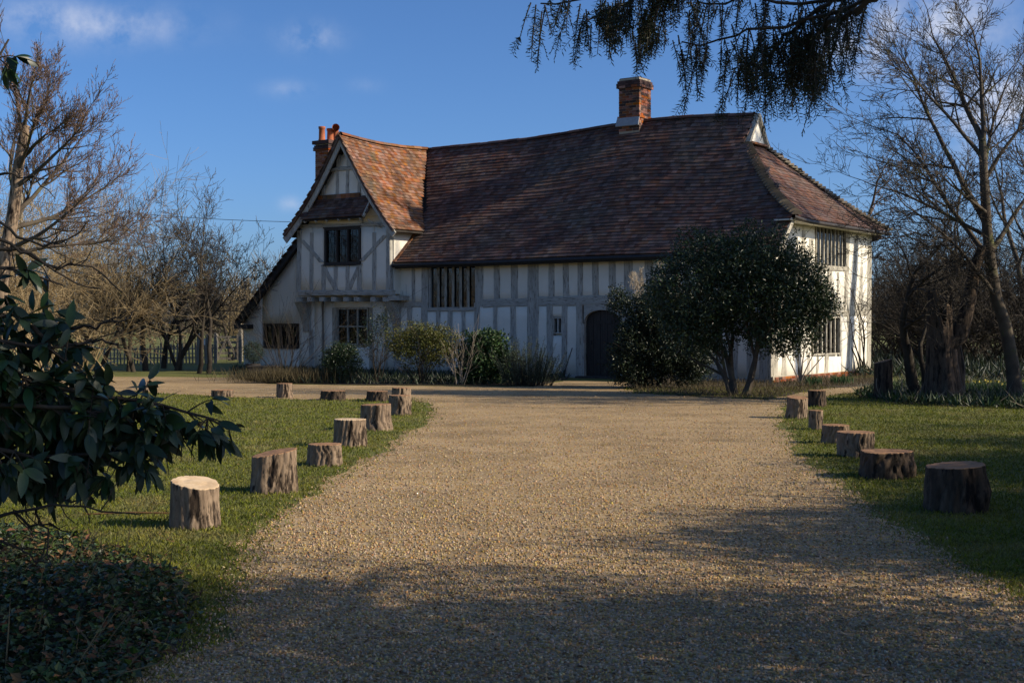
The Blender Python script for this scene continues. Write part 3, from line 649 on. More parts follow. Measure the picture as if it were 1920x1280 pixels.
# wing slopes
def ridge_w(y): return np.interp(y, [-.85, YR], [APEX[2] - .03, ridge_z(XA + .01) + .02]) - .10 * np.sin(np.pi * np.clip((y + .85) / (YR + .85), 0, 1))
def S_wr(s, t_):
    y = -.85 + s; x = WER + (XA - WER) * t_; z = WEZ + (ridge_w(y) - WEZ) * t_ + bell(t_, .22); return np.stack([x, y, z], -1)
keep_wr = lambda p: p[:, 1] < np.where(p[:, 2] < WEZ + .25, y_front(p[:, 2] + .12, p[:, 0]) + .25, y_front(p[:, 2], p[:, 0]) + .12)
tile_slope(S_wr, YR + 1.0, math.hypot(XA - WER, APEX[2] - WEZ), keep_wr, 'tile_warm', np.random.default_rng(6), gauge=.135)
def S_wl(s, t_):
    y = DEP - s; x = WEL + (XA - WEL) * t_; z = WELZ + (ridge_w(y) - WELZ) * t_ + bell(t_, .3); return np.stack([x, y, z], -1)
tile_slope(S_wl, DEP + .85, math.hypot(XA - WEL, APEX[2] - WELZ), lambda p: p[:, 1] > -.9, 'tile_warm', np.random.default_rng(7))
def S_lt(s, t_):
    y = DEP - s; x = LTX0 + (LTX1 + .2 - LTX0) * t_; return np.stack([x, y, ltz(x) + .0 * t_], -1)
tile_slope(S_lt, DEP + .28, math.hypot(LTX1 - LTX0, LTZ1 - LTZ0), lambda p: p[:, 1] > -.3, 'tile', np.random.default_rng(8))
# hood over the wing window
hx0, hx1 = F(560, 405, -1.0)[0], F(684, 405, -1.0)[0]; hzb = F(620, 409, -1.0)[2]; hzt = F(640, 371, WYF - .05)[2]
def S_hood(s, t_):
    x = hx0 + s; return np.stack([x, -1.0 + .46 * t_, hzb + (hzt - hzb) * t_ + bell(t_, .03)], -1)
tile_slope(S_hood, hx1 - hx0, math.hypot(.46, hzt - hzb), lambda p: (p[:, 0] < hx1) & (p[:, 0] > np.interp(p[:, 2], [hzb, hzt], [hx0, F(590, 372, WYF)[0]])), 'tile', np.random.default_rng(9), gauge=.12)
hood = MB(); hood.prism([(hx0 + .12, -.98, hzb - .03), (hx1 - .03, -.98, hzb - .03), (hx1 - .03, WYF, hzt - .05), (F(596, 372, WYF)[0], WYF, hzt - .05)], (0, .015, -.03)); hd = hood.build('hood', M['darkwood'], house)
for px in (577, 598, 618, 640, 660, 681):
    x = F(px, 412, -.8)[0]; MB().bar((x, -.96, hzb - .08), (x, -.5, hzb - .08 + (hzt - hzb) * .5), .07).build('rafter', M['timber_h'], hd)
x_ = hx1 - .06; MB().bar((x_, -1.0, hzb - .02), (x_, WYF - .01, hzt + .02), .06, .10).build('verge_board', M['limed'], hd)
MB().bar((x_, -.80, hzb - .10), (x_ + .35, WYF, hzb - .35), .06).build('strut', M['limed'], hd)
for k in range(9):
    x = F(597, 370, WYF - .06)[0] + k * .21
    if x < hx1 - .1:
        b = MB(); b.box(x, x + .2, WYF - .085, WYF - .03, hzt - .02, hzt + .13); b.build('flashing_tile', M['tile_warm'], hd)
# decks under the tiles (close the roof)
def deck(S, L, name='roof_deck', keep=None, n=24, t1=1., dz=-.03):
    s = np.linspace(0, L, n); tt = np.linspace(0, t1, 9); v = np.concatenate([S(s, np.full(n, t_)) for t_ in tt]); v[:, 2] += dz
    f = [(j * n + i, j * n + i + 1, (j + 1) * n + i + 1, (j + 1) * n + i) for j in range(8) for i in range(n - 1)]
    if keep is not None: f = [q for q in f if keep(v[list(q)].mean(0)[None])[0]]
    me = mkmesh(name, v, f, M['darkwood'], True); o = link(name, me, roof)
    md = o.modifiers.new('solid', 'SOLIDIFY'); md.thickness = .05; md.offset = -1 if True else 1
    return o
deck(S_front, XF1 - XF0 - .05, keep=lambda p: (p[:, 0] < np.where(p[:, 2] > GABZ, XG, hip_x(p[:, 2]) - .1)) & (p[:, 0] > np.where(p[:, 2] < WEZ, XW1 - .1, wing_x(p[:, 2]) - .5)), n=90, dz=-.06)
deck(S_end, DEP + .7, keep=lambda p: (p[:, 1] > hip_lo(p[:, 2]) + .05) & (p[:, 1] < hip_hi(p[:, 2]) - .05), n=60, dz=-.06); deck(S_back, XF1 - XL - 3.0, keep=lambda p: p[:, 0] < np.interp(p[:, 2], [4.3, GABZ, GABZ + .01], [XF1 - .2, XG - .1, XG]), n=60, dz=-.06)
deck(S_wr, YR + .8, dz=-.05); deck(S_wl, DEP + .8, dz=-.05); deck(S_lt, DEP + .25, dz=-.05)
# verge boards, fascia, gutter
def board(pts, w, th, name, m, up=(0, 0, 1)):
    mb = MB()
    for a, b in zip(pts, pts[1:]): mb.bar(a, b, th, w, up)
    return mb.build(name, m, house)
def curve_pts(S, s, n=9, dz=0., dx=0.):
    tt = np.linspace(0, 1, n); p = S(np.full(n, s), tt); p[:, 2] += dz; p[:, 0] += dx; return [tuple(q) for q in p]
board([(a, b + .03, c) for a, b, c in curve_pts(S_wr, .0, dz=-.17)], .20, .05, 'barge_board', M['timber'])
board([(a, -.82, c) for a, b, c in curve_pts(S_wl, DEP + .85, dz=-.20)], .26, .05, 'barge_board', M['timber'])
board([(a, -.88, c) for a, b, c in curve_pts(S_wr, .0, dz=-.03)], .10, .06, 'verge', M['tile']); board([(a, -.88, c) for a, b, c in curve_pts(S_wl, DEP + .85, dz=-.03)], .12, .06, 'verge', M['tile'])
board([(LTX0 - .05, -.26, LTZ0 - .1), (LTX1 + .1, -.26, ltz(LTX1 + .1) - .1)], .24, .07, 'verge_board', M['darkwood'])
MB().box(LTX0 - .15, LTX0 + .55, -.3, -.02, LTZ0 - .28, LTZ0 - .12).build('gutter', M['black'], house)
gpts = [(x, EY - .06, float(eave_z(x)) - .07) for x in np.linspace(XW1 + .05, XF1, 14)]
v, q = tubes([(np.array(gpts), np.full(14, .065))], 8); ob('gutter', v, q, M['black'], house, True)
board([(x, EY + .06, float(eave_z(x)) - .1) for x in np.linspace(XW1 + .05, XF1 - .05, 10)], .14, .03, 'fascia', M['black'])
gpts = [(EX + .06, y, float(S_end(np.array([y + .2]), np.array([0.]))[0][2]) - .07) for y in np.linspace(.25, DEP + .3, 14)]
v, q = tubes([(np.array(gpts), np.full(14, .06))], 8); ob('gutter', v, q, M['darkwood'], house, True)
# soffit under the end eave
MB().box(0.0, EX, .2, DEP + .3, EZE - .09, EZE - .06).build('soffit', M['plaster'], house)
# verge of the front slope at the right end, with pale underside
tt = np.linspace(0, .26, 7); p = S_front(np.full(7, XF1 - XF0 - .03), tt); board([tuple(a + np.array([0, 0, -.06])) for a in p], .13, .07, 'verge_board', M['limed'])
# junction strip between wing cheek and main roof
tt = np.linspace(0, .32, 11)
for i in range(10):
    p = S_front(np.full(2, XW1 + .06 - XF0), tt[i:i + 2]); MB().bar(p[0] + np.array([0, 0, .06]), p[1] + np.array([0, 0, .055]), .14, .035).build('flashing_tile', M['tile_warm'], house)
# ridge tiles
def half_round(m):
    mb = MB(); n = 7; v = []
    for y in (0, 1.0):
        for k in range(n): a = math.pi * k / (n - 1); v.append((y, .13 * math.cos(a), .105 * math.sin(a) - .035))
    mb.add(v, [(k, k + 1, n + k + 1, n + k) for k in range(n - 1)]); return mkmesh('ridge_tile', mb.v, mb.f, m, True)
RT = {k: half_round(M[k]) for k in ('tile', 'tile_warm', 'tile_lichen')}
def run(pts, m='tile', step=.42, name='ridge_tile', dz=.02, wid=1.):
    pts = np.array(pts, float); seg = np.linalg.norm(np.diff(pts, axis=0), axis=1); cum = np.concatenate([[0], np.cumsum(seg)]); n = int(cum[-1] / step)
    for i in range(n):
        a = np.array([np.interp(i * step, cum, pts[:, k]) for k in range(3)]); b = np.array([np.interp((i + 1) * step, cum, pts[:, k]) for k in range(3)])
        o = link(name, RT[m], roof); X = (b - a) * 1.04; Yv = np.cross((0, 0, 1), X); Yv /= np.linalg.norm(Yv); Z = np.cross(unit(X), Yv)
        mt = np.eye(4); mt[:3, 0] = X; mt[:3, 1] = Yv * wid; mt[:3, 2] = Z * wid; mt[:3, 3] = a + np.array([0, 0, dz + random.uniform(-.006, .006)]); o.matrix_local = Matrix(mt.tolist())
run([(x, YR, float(ridge_z(x))) for x in np.linspace(XG, XA, 24)])
run([(XA, y, float(ridge_w(y))) for y in np.linspace(-.85, YR, 10)], 'tile_warm')
# bonnet tiles down both hips
bon = MB(); v = []; n = 7
for (x, r_b) in ((0, .17), (1.0, .09)):
    for k in range(n): a = math.pi * k / (n - 1); v.append((x, r_b * math.cos(a), r_b * .75 * math.sin(a) + (.05 if x == 0 else -.02)))
bon.add(v, [(k, k + 1, n + k + 1, n + k) for k in range(n - 1)] + [tuple(range(n))]); bonm = mkmesh('hip_tile', bon.v, bon.f, M['tile_lichen'])
def bonnets(line, m=bonm, step=.15):
    pts = np.array(line); seg = np.linalg.norm(np.diff(pts, axis=0), axis=1); cum = np.concatenate([[0], np.cumsum(seg)]); n_ = int(cum[-1] / step)
    for i in range(n_):
        a = np.array([np.interp(i * step, cum, pts[:, k]) for k in range(3)]); b = np.array([np.interp(min(cum[-1], i * step + .22), cum, pts[:, k]) for k in range(3)])
        X = b - a
        if np.linalg.norm(X) < .05: continue
        Yv = np.cross((0, 0, 1), X); Yv /= np.linalg.norm(Yv); Z = np.cross(unit(X), Yv); o = link('hip_tile', m, roof)
        mt = np.eye(4); mt[:3, 0] = X; mt[:3, 1] = Yv; mt[:3, 2] = Z; mt[:3, 3] = a; o.matrix_local = Matrix(mt.tolist())
zz = np.linspace(HIPZ0 - .05, GABZ, 12)
def end_t(z): return np.clip((z - EZE) / (GABZ - EZE), 0, 1)
lo = []; hi = []
for t_ in np.linspace(0.0, 1, 14):
    for lst, fn in ((lo, hip_lo), (hi, hip_hi)):
        y = YR
        for _ in range(4):
            p_ = S_end(np.array([y + .2]), np.array([t_]))[0]; y = float(fn(p_[2]))
        p_ = S_end(np.array([y + .2]), np.array([t_]))[0]; lst.append(p_)
bonnets(lo); bonnets(hi)
# gablet
zt = ridge_z(XG) - .02; hwg = .62
MB().prism([(XG + .02, YR - hwg, GABZ + .02), (XG + .02, YR + hwg, GABZ + .02), (XG + .02, YR, zt)], (.06, 0, 0)).build('gablet', M['plaster'], house)
for s in (-1, 1): MB().bar((XG + .1, YR + s * (hwg + .08), GABZ - .02), (XG + .1, YR + s * .0, zt + .04), .16, .09).build('barge_board', M['limed'], house)
for k in range(6): MB().box(XG + .08, XG + .2, YR - hwg + k * .205, YR - hwg + k * .205 + .2, GABZ + .0, GABZ + .06).build('flashing_tile', M['tile_warm'], house)

# --- chimneys
def chimney(cx, cy, wx, wy, z0, z1, course, bands, dark=.3, ztop=None):
    core = MB().box(cx - wx / 2 + .012, cx + wx / 2 - .012, cy - wy / 2 + .012, cy + wy / 2 - .012, z0 - 1.2, z1 - .01).build('chimney', M['mortar'], house)
    n = int((z1 - z0) / course)
    for i in range(n):
        z = z0 + (i + .5) * course; ex = .035 if i in bands or n - 1 - i in (0, 1, 2) else 0; ex = .06 if n - 1 - i in (1, 2) else ex
        for ax in (0, 1):
            L = (wx if ax == 0 else wy) + 2 * ex
            for s in (-1, 1):
                k = max(2, round(L / .225)); bl = L / k; offs = .5 * bl if i % 2 else 0; edges = [-L / 2]; e_ = -L / 2 + (offs or bl)
                while e_ < L / 2 - .03: edges.append(e_); e_ += bl
                edges.append(L / 2)
                for a, b in zip(edges, edges[1:]):
                    if ax == 1: a = max(a, -L / 2 + .1); b = min(b, L / 2 - .1)
                    if b - a < .04: continue
                    dk = random.random() < dark or n - 1 - i < 2
                    o = link('brick', brick_mesh(round((b - a - .01) / .02) * .02, .1 + ex, course - .011, 'brick_dark' if dk else 'brick'), core)
                    m_ = (a + b) / 2; dd = (wy if ax == 0 else wx) / 2 + ex - (.1 + ex) / 2 + random.uniform(0, .004)
                    o.location = (cx + m_, cy + s * dd, z) if ax == 0 else (cx + s * dd, cy + m_, z); o.rotation_euler = (0, 0, 0 if ax == 0 else R(90))
    return core
pc = F(1199, 230, YR - .38); CX1 = pc[0]; CX0 = F(1160, 230, YR - .38)[0]; CZT = F(1180, 146, YR - .38)[2]; cz0 = float(ridge_z((CX0 + CX1) / 2))
ch = chimney((CX0 + CX1) / 2, YR, CX1 - CX0, .76, cz0 - .306, CZT, .082, (5,))
MB().box(CX0 + .03, CX1 - .03, YR - .35, YR + .35, CZT - .012, CZT + .012).build('chimney_cap', M['brick_dark'], ch)
MB().prism([(CX0 - .05, YR - .52, cz0 - .14), (CX1 + .03, YR - .52, cz0 - .14), (CX1 + .02, YR - .43, cz0 + .13), (CX0 - .03, YR - .43, cz0 + .13)], (0, .03, -.02)).build('flashing', M['lead'], ch)
yc = 4.6; cl, cr = F(591, 300, yc - .35)[0], F(616, 300, yc - .35)[0]; czt = F(600, 264, yc - .35)[2]
ch2 = chimney((cl + cr) / 2 + .02, yc, cr - cl, .75, czt - 1.75, czt - .12, .075, (), .1)
cxm = (cl + cr) / 2 + .02; wx_ = cr - cl
MB().box(cxm - wx_ / 2 - .09, cxm + wx_ / 2 + .09, yc - .46, yc + .46, czt - .14, czt).build('chimney_cap', M['brick_dark'], ch2)
def pot(x, y, h, r0):
    m_ = MB(); m_.lathe([(r0 * 1.12, 0), (r0 * 1.1, .06), (r0, .08), (r0 * .92, h - .1), (r0 * 1.08, h - .08), (r0 * 1.1, h), (r0 * .8, h), (r0 * .75, h - .2)], 18, (x, y, czt)); return m_.build('chimney_pot', M['terracotta'], ch2, True)
pot(cxm - .12, yc - .24, .56, .125); pot(cxm - .02, yc + .14, .52, .14); pot(cxm + .04, yc + .52, .42, .13) if False else None
pth_ = [(cxm + .10, yc + .30, czt), (cxm + .10, yc + .30, czt + .40), (cxm + .16, yc + .24, czt + .52), (cxm + .30, yc + .10, czt + .54)]
v, q = tubes([(np.array(pth_), np.array([.13, .12, .13, .15]))], 14); ob('chimney_cowl', v, q, M['terracotta'], ch2, True)

# ------------------------------------------------------------------ log stumps along the drive
def stump(px0, px1, ytop, ybot, label, cut='cut_brown', bark='bark', tilt=(0, 0), flare=1.08, lump=0., seed=0, burr=None, rough=1.):
    """a sawn log standing on end, measured in the photograph by its outline"""
    r_ = np.random.default_rng(100 + seed); pxc = (px0 + px1) / 2
    Yf = CAMZ * FPX / (ybot - HORIZ); sc_ = FPX / Yf; rad = (px1 - px0) / 2 / sc_; Yc = Yf + rad * .9
    rad *= Yc / Yf; h = max(.08, (ybot - ytop) / sc_ - rad * .10)
    o = empty('log_stump', ((pxc - 960) / FPX * Yc, Yc, 0)); tag(o, label, 'log', 'log stumps edging the gravel drive')
    n, m_ = 120, 14; ang = np.arange(n) / n * 2 * np.pi; ph = r_.uniform(0, 6.28, 8)
    out_ = 1 + .05 * np.sin(2 * ang + ph[0]) + .035 * np.sin(3 * ang + ph[1]) + .02 * np.sin(5 * ang + ph[2]) + lump * np.maximum(0, np.sin(ang + ph[3])) ** 6
    rid = np.abs(((ang * 11 / 6.283 + .3 * np.sin(3 * ang + ph[4])) % 1) - .5) * 2; v = []
    for j in range(m_):
        t_ = j / (m_ - 1); fl = 1 + (flare - 1) * (1 - t_) ** 2
        sh = ang + .12 * math.sin(t_ * 5 + ph[5]) * rough; rid = np.abs(((sh * (13 + seed % 4) / 6.2832 + .3 * np.sin(3 * sh + ph[4]) + .12 * np.sin(t_ * 9 + ph[6])) % 1) - .5) * 2; rid2 = np.abs(((sh * 23 / 6.2832 + .4 * np.sin(5 * sh + ph[7]) + .25 * np.sin(t_ * 13 + 4 * sh)) % 1) - .5) * 2
        rr = rad * out_ * fl * (1 - .10 * rough * (1 - rid) ** 3 - .05 * rough * (1 - rid2) ** 3) + r_.normal(0, .008 * rad * rough, n)
        if burr: rr = rr + rad * burr[1] * np.exp(-((np.cos(ang - burr[0]) - 1) / .12) ** 2) * math.exp(-((t_ - burr[2]) / .3) ** 2)
        x, y = rr * np.cos(ang), rr * np.sin(ang); z = t_ * h + (x * tilt[0] + y * tilt[1]) * t_ * t_
        v.append(np.stack([x, y, z - (.03 if j == 0 else 0)], 1))
    vv = np.concatenate(v); f = [(j * n + k, j * n + (k + 1) % n, (j + 1) * n + (k + 1) % n, (j + 1) * n + k) for j in range(m_ - 1) for k in range(n)]
    ob('bark', vv, f, M[bark], o, True)
    topr = v[-1]; c = topr.mean(0); tv = [c + (topr - c) * s + np.array([0, 0, .004 + .004 * (1 - s) + 0.003 * math.sin(s * 9)]) for s in (.985, .75, .5, .25)] + [c[None] + np.array([[0, 0, .01]])]
    tv = np.concatenate([topr * [1, 1, 1]] + tv); tf = [(j * n + k, j * n + (k + 1) % n, (j + 1) * n + (k + 1) % n, (j + 1) * n + k) for j in range(4) for k in range(n)] + [(4 * n + k, 4 * n + (k + 1) % n, 5 * n) for k in range(n)]
    ob('cut_face', tv, tf, M[cut], o, False)
    return o
ST = [(322, 413, 905, 993, 'thick log stump with pale fresh slanting cut, nearest on the left lawn', dict(cut='cut_pale', tilt=(-.16, .12), rough=.7)),
      (472, 556, 848, 926, 'tall rough barked stump with high slanting top, second from the drive mouth on the left', dict(tilt=(.16, .05), cut='cut_brown')),
      (579, 640, 832, 875, 'squat round stump with orange brown top, third from the drive mouth on the left', dict()),
      (626, 684, 785, 838, 'straight log stump with tan top just behind the squat orange one', dict(cut='cut_pale', rough=.9)),
      (676, 735, 757, 808, 'broad deeply furrowed stump leaning right at the bend of the drive', dict(tilt=(.03, 0), flare=1.16)),
      (728, 771, 740, 779, 'narrow grey brown stump at the inner corner of the left lawn', dict()),
      (734, 770, 726, 762, 'stump with a splintered orange top behind the corner stump', dict(cut='cut_brown')),
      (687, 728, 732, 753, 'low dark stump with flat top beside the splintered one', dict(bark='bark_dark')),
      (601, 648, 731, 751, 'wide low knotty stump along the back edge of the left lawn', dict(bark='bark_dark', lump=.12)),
      (519, 549, 718, 746, 'slim upright stump in front of the lean-to', dict()),
      (397, 438, 730, 745, 'very low slice of log lying near the back lawn edge', dict(flare=1.0)),
      (264, 287, 713, 735, 'small lone stump farthest to the left by the path', dict()),
      (1739, 1847, 872, 964, 'big dark stump standing in shade, nearest on the right lawn', dict(bark='bark_dark', tilt=(.06, .02), burr=(-.5, .16, .45))),  # its shade is also put into the dark bark colour
      (1614, 1710, 845, 899, 'ragged dark stump with a burr on its side, second on the right', dict(bark='bark_dark', lump=.18, burr=(-.6, .15, .4))),
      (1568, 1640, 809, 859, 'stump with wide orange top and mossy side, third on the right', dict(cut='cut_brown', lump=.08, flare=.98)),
      (1540, 1592, 796, 833, 'plain brown stump half hidden behind the orange topped one', dict()),
      (1517, 1543, 769, 806, 'thin smooth post like stump at the right drive edge', dict(rough=.4, flare=1.0)),
      (1474, 1515, 744, 785, 'tilted stump with a bulging foot at the right drive edge', dict(tilt=(-.05, .1), burr=(-2.6, .25, .15), flare=1.0)),
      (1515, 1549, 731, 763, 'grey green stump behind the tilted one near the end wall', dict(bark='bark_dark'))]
for i, (a, b, c, d, lb, k) in enumerate(ST): stump(a, b, c, d, lb, seed=i, **k)

# ------------------------------------------------------------------ evergreen shrubs and plants along the house
def plant(name, px, py, label, cat='shrub', group=None):
    p = G(px, py); o = empty(name, p); tag(o, label, cat, group); return o, p
def foliage(parent, r_, lobes, n, ln, wd, m, shell=.5, per=6, crad=.05, up=.3, bump=.22, name='foliage'):
    c, nn_ = blob_points(r_, lobes, n, shell, bump); idx = r_.permutation(len(c)); c = c[idx]; nn_ = nn_[idx]
    if per > 1: c, nn_ = clumped(r_, c, nn_, per, crad)
    k = len(c); d = unit(nn_ * .5 + rand_dirs(k, r_) + np.array([0, 0, up])); nr = unit(nn_ + rand_dirs(k, r_) * .8 + np.array([0, 0, .5]))
    v, f = leaf_quads(c, d, nr, ln * r_.uniform(.7, 1.25, k), wd * r_.uniform(.7, 1.25, k))
    return tag(ob(name, v, f, M[m], parent), kind='stuff')
def stems(parent, r_, n, h, spread, rad=.02, lv=2, kids=(4, 3), m='branch', name='stem', wob=.12, trop=.03, base=.12, ang=(20, 45)):
    al = [[] for _ in range(lv + 1)]
    for i in range(n):
        a = r_.uniform(0, 6.28); s = r_.uniform(.2, 1) * spread
        for l, ps in enumerate(grow(r_, (math.cos(a) * base * r_.random(), math.sin(a) * base * r_.random(), -.02), (math.cos(a) * s, math.sin(a) * s, 1), h * r_.uniform(.7, 1.1), rad * r_.uniform(.7, 1.2), lv, kids, wob=wob, trop=trop, ang=ang, minr=.003)): al[l] += ps
    v, q = wood(al, (6, 4, 3, 3)); return ob(name, v, q, M[m], parent)
r_ = np.random.default_rng(21)
# big bay shrub in front of the right part of the house
o, p = plant('evergreen_shrub', 1385, 742, 'big glossy dark evergreen shrub with bare lower trunks before the right half of the house')
foliage(o, r_, [(-.1, .2, 2.6, 1.55, 1.2, 1.2), (.9, -.1, 2.15, 1.2, 1.1, 1.15), (-.95, 0, 2.3, 1.15, 1.1, 1.2), (.2, -.3, 3.0, 1.1, .9, .75), (1.25, -.2, 2.4, .85, .9, .9), (-.9, .1, 1.5, .8, .7, .6), (.9, .0, 1.4, .8, .7, .5), (1.75, -.3, 2.05, .5, .5, .42)], 52000, .085, .036, 'evergreen', per=8, crad=.07)
stems(o, r_, 7, 2.1, .75, .075, 2, (4, 4), 'branch', base=.3)
o, p = plant('evergreen_shrub', 1228, 728, 'dark dense lower shrub pressed between the door and the big evergreen')
foliage(o, r_, [(-.3, 0, 1.0, .85, .7, .85), (.45, .1, 1.25, .9, .75, 1.0), (-.2, 0, 1.8, .75, .6, .65), (.5, 0, 2.0, .75, .6, .6), (.9, 0, .7, .6, .6, .6), (-.65, -.1, .55, .5, .5, .5), (-.95, .1, 2.2, .22, .22, .35)], 46000, .07, .036, 'evergreen_dark', per=7, crad=.06)
stems(o, r_, 6, 1.5, .5, .03, 2, (3, 3), 'branch_dark')
# pampas plumes behind the lower shrub
o, p = plant('pampas_grass', 1250, 722, 'dry pampas grass with pale feathery plumes rising above the shrubs', 'grass')
bl = []; pv = []; 
for i in range(46):
    a = r_.uniform(0, 6.28); l = r_.uniform(2.4, 3.2); d = np.array([math.cos(a) * .16 - .10, math.sin(a) * .12, 1]); tt = np.linspace(0, 1, 6)[:, None]; bl.append((np.array([math.cos(a) * .15, math.sin(a) * .1, 0]) + d * tt * l, np.linspace(.008, .003, 6)))
v, q = tubes(bl, 3); ob('stem', v, q, M['twig_pale'], o)
cc = []; dd = []
for pts, _ in bl[:26]:
    e_ = pts[-1]
    for k in range(90): s = r_.random(); cc.append(e_ + np.array([r_.normal(0, .03), r_.normal(0, .03), -.42 * s])); dd.append([r_.normal(0, .35), r_.normal(0, .35), 1 - 1.3 * s * r_.random()])
cc = np.array(cc); v, f = leaf_quads(cc, np.array(dd), rand_dirs(len(cc), r_), np.full(len(cc), .10), np.full(len(cc), .012)); tag(ob('plume', v, f, M['plume'], o), kind='stuff')
# shrubs left of the door
o, p = plant('rosemary_bush', 990, 723, 'upright needle leaved rosemary bush left of the arched door')
sp = []; cc = []; dd = []
for i in range(150):
    a = r_.uniform(0, 6.28); s = r_.random() ** .6; b = np.array([math.cos(a) * .65 * s, math.sin(a) * .4 * s, 0]); l = r_.uniform(.7, 1.3) * (1.1 - .35 * s); d = unit(np.array([math.cos(a) * .55 * s, math.sin(a) * .4 * s, 1]) + r_.normal(0, .1, 3)); pts = b + d * np.linspace(0, 1, 5)[:, None] * l; sp.append((pts, np.linspace(.008, .003, 5)))
    k = 70; u_ = r_.uniform(.15, 1, k)[:, None]; cc.append(b + d * u_ * l); dd.append(unit(rand_dirs(k, r_) + d * .8))
v, q = tubes(sp, 3); ob('stem', v, q, M['branch_dark'], o); cc = np.concatenate(cc); v, f = leaf_quads(cc, np.concatenate(dd), rand_dirs(len(cc), r_), r_.uniform(.05, .09, len(cc)), np.full(len(cc), .009)); tag(ob('foliage', v, f, M['rosemary'], o), kind='stuff')
o, p = plant('leafy_shrub', 906, 720, 'mid green broad leaved shrub next to the rosemary')
foliage(o, r_, [(0, 0, .75, .65, .5, .65), (.35, 0, .55, .5, .45, .5), (-.3, 0, .5, .45, .45, .5), (.1, 0, 1.15, .4, .4, .3)], 9000, .09, .055, 'midgreen', per=6, crad=.05)
stems(o, r_, 6, .8, .4, .018, 1, (3,), 'branch_dark')
o, p = plant('yellow_green_shrub', 790, 720, 'rounded shrub with sunlit yellow green leaves on its left side')
foliage(o, r_, [(.05, 0, .95, .95, .6, .55), (-.5, -.1, 1.15, .5, .45, .42), (.55, 0, 1.05, .6, .5, .5), (.1, 0, 1.35, .6, .5, .3)], 13000, .05, .03, 'yellowgreen', per=7, crad=.05, shell=.6)
stems(o, r_, 16, .95, .8, .016, 2, (3, 3), 'branch_dark')
o, p = plant('dead_shrub', 862, 722, 'leafless silvery dead shrub between the yellow green and the broad leaved ones')
stems(o, r_, 12, .95, .45, .012, 2, (3, 3), 'twig_pale', wob=.1)
o, p = plant('thin_shrub', 705, 716, 'sparse leggy shrub growing up beside the lower casement window')
stems(o, r_, 8, 1.4, .45, .02, 2, (5, 4), 'branch_dark', wob=.14)
foliage(o, r_, [(0, 0, 1.35, .55, .3, .6), (.15, 0, 1.75, .4, .25, .4), (-.25, 0, 1.1, .35, .25, .4)], 1700, .05, .028, 'evergreen', per=3, shell=.9)
o, p = plant('small_evergreen', 638, 718, 'small dark evergreen bush under the lower casement window')
foliage(o, r_, [(0, 0, .45, .55, .4, .5), (.15, 0, .8, .35, .3, .3), (-.15, 0, .72, .3, .3, .28)], 8000, .06, .03, 'evergreen', per=6)
stems(o, r_, 5, .6, .4, .015, 1, (3,), 'branch_dark')
o, p = plant('bare_shrub', 535, 715, 'leafless twiggy shrub fanning out below the lean-to window')
stems(o, r_, 17, 1.75, 1.05, .016, 2, (4, 3), 'branch_dark', wob=.07, trop=.0, ang=(15, 35))
o, p = plant('dry_grass_clump', 545, 718, 'low clump of brown grass and stalks under the bare shrub', 'grass')
n = 2600; c = np.stack([r_.normal(0, .75, n), r_.normal(0, .25, n), np.zeros(n)], 1); v, f = leaf_quads(c, unit(rand_dirs(n, r_) * .5 + [0, 0, 1]), rand_dirs(n, r_), r_.uniform(.25, .55, n), np.full(n, .012)); tag(ob('blade', v, f, M['drygrass'], o), kind='stuff')
# topiary in pot and trough
o, p = plant('potted_topiary', 475, 702, 'small round clipped topiary ball in a pot at the left house corner', 'plant')
MB().lathe([(.0, 0), (.16, 0), (.2, .28), (.23, .30), (.23, .34), (.18, .34), (.17, .28), (0, .27)], 16).build('pot', M['planter'], o, True); MB().bar((0, 0, .25), (0, 0, .55), .04).build('stem', M['branch_dark'], o)
foliage(o, r_, [(0, 0, .72, .3, .3, .3)], 3500, .04, .02, 'rosemary', per=4, bump=.05, shell=.3)
o, p = plant('stone_trough', 494, 706, 'low dark stone trough beside the potted topiary', 'trough')
m_ = MB(); m_.box(-.42, .42, -.16, .16, .14, .30); m_.build('basin', M['planter'], o); MB().box(-.34, -.2, -.12, .12, 0, .139).build('foot', M['planter'], o); MB().box(.2, .34, -.12, .12, 0, .139).build('foot', M['planter'], o); MB().box(-.46, .46, -.19, .19, .301, .335).build('rim', M['planter'], o)
# besom by the door
pa = toworld(F(1055, 706, -.3)); pb = toworld(F(1073, 652, -.07)); 
o = empty('garden_broom', pa * [1, 1, 0]); tag(o, 'dark broom leaning against the wall left of the door', 'broom'); b0 = np.array([0, 0, .0]); b1 = pb - pa * [1, 1, 0]
v, q = tubes([(np.array([b0 + (b1 - b0) * s for s in (.25, .6, 1)]), np.array([.018, .017, .016]))], 6); ob('handle', v, q, M['darkwood'], o)
v, q = tubes([(np.array([b0 + (b1 - b0) * s + np.array([r_.normal(0, .05) * (1 - s * 3), r_.normal(0, .05) * (1 - s * 3), .01]) for s in (0, .15, .3)]), np.array([.004, .005, .006])) for _ in range(50)], 3); ob('bristles', v, q, M['branch_dark'], o)
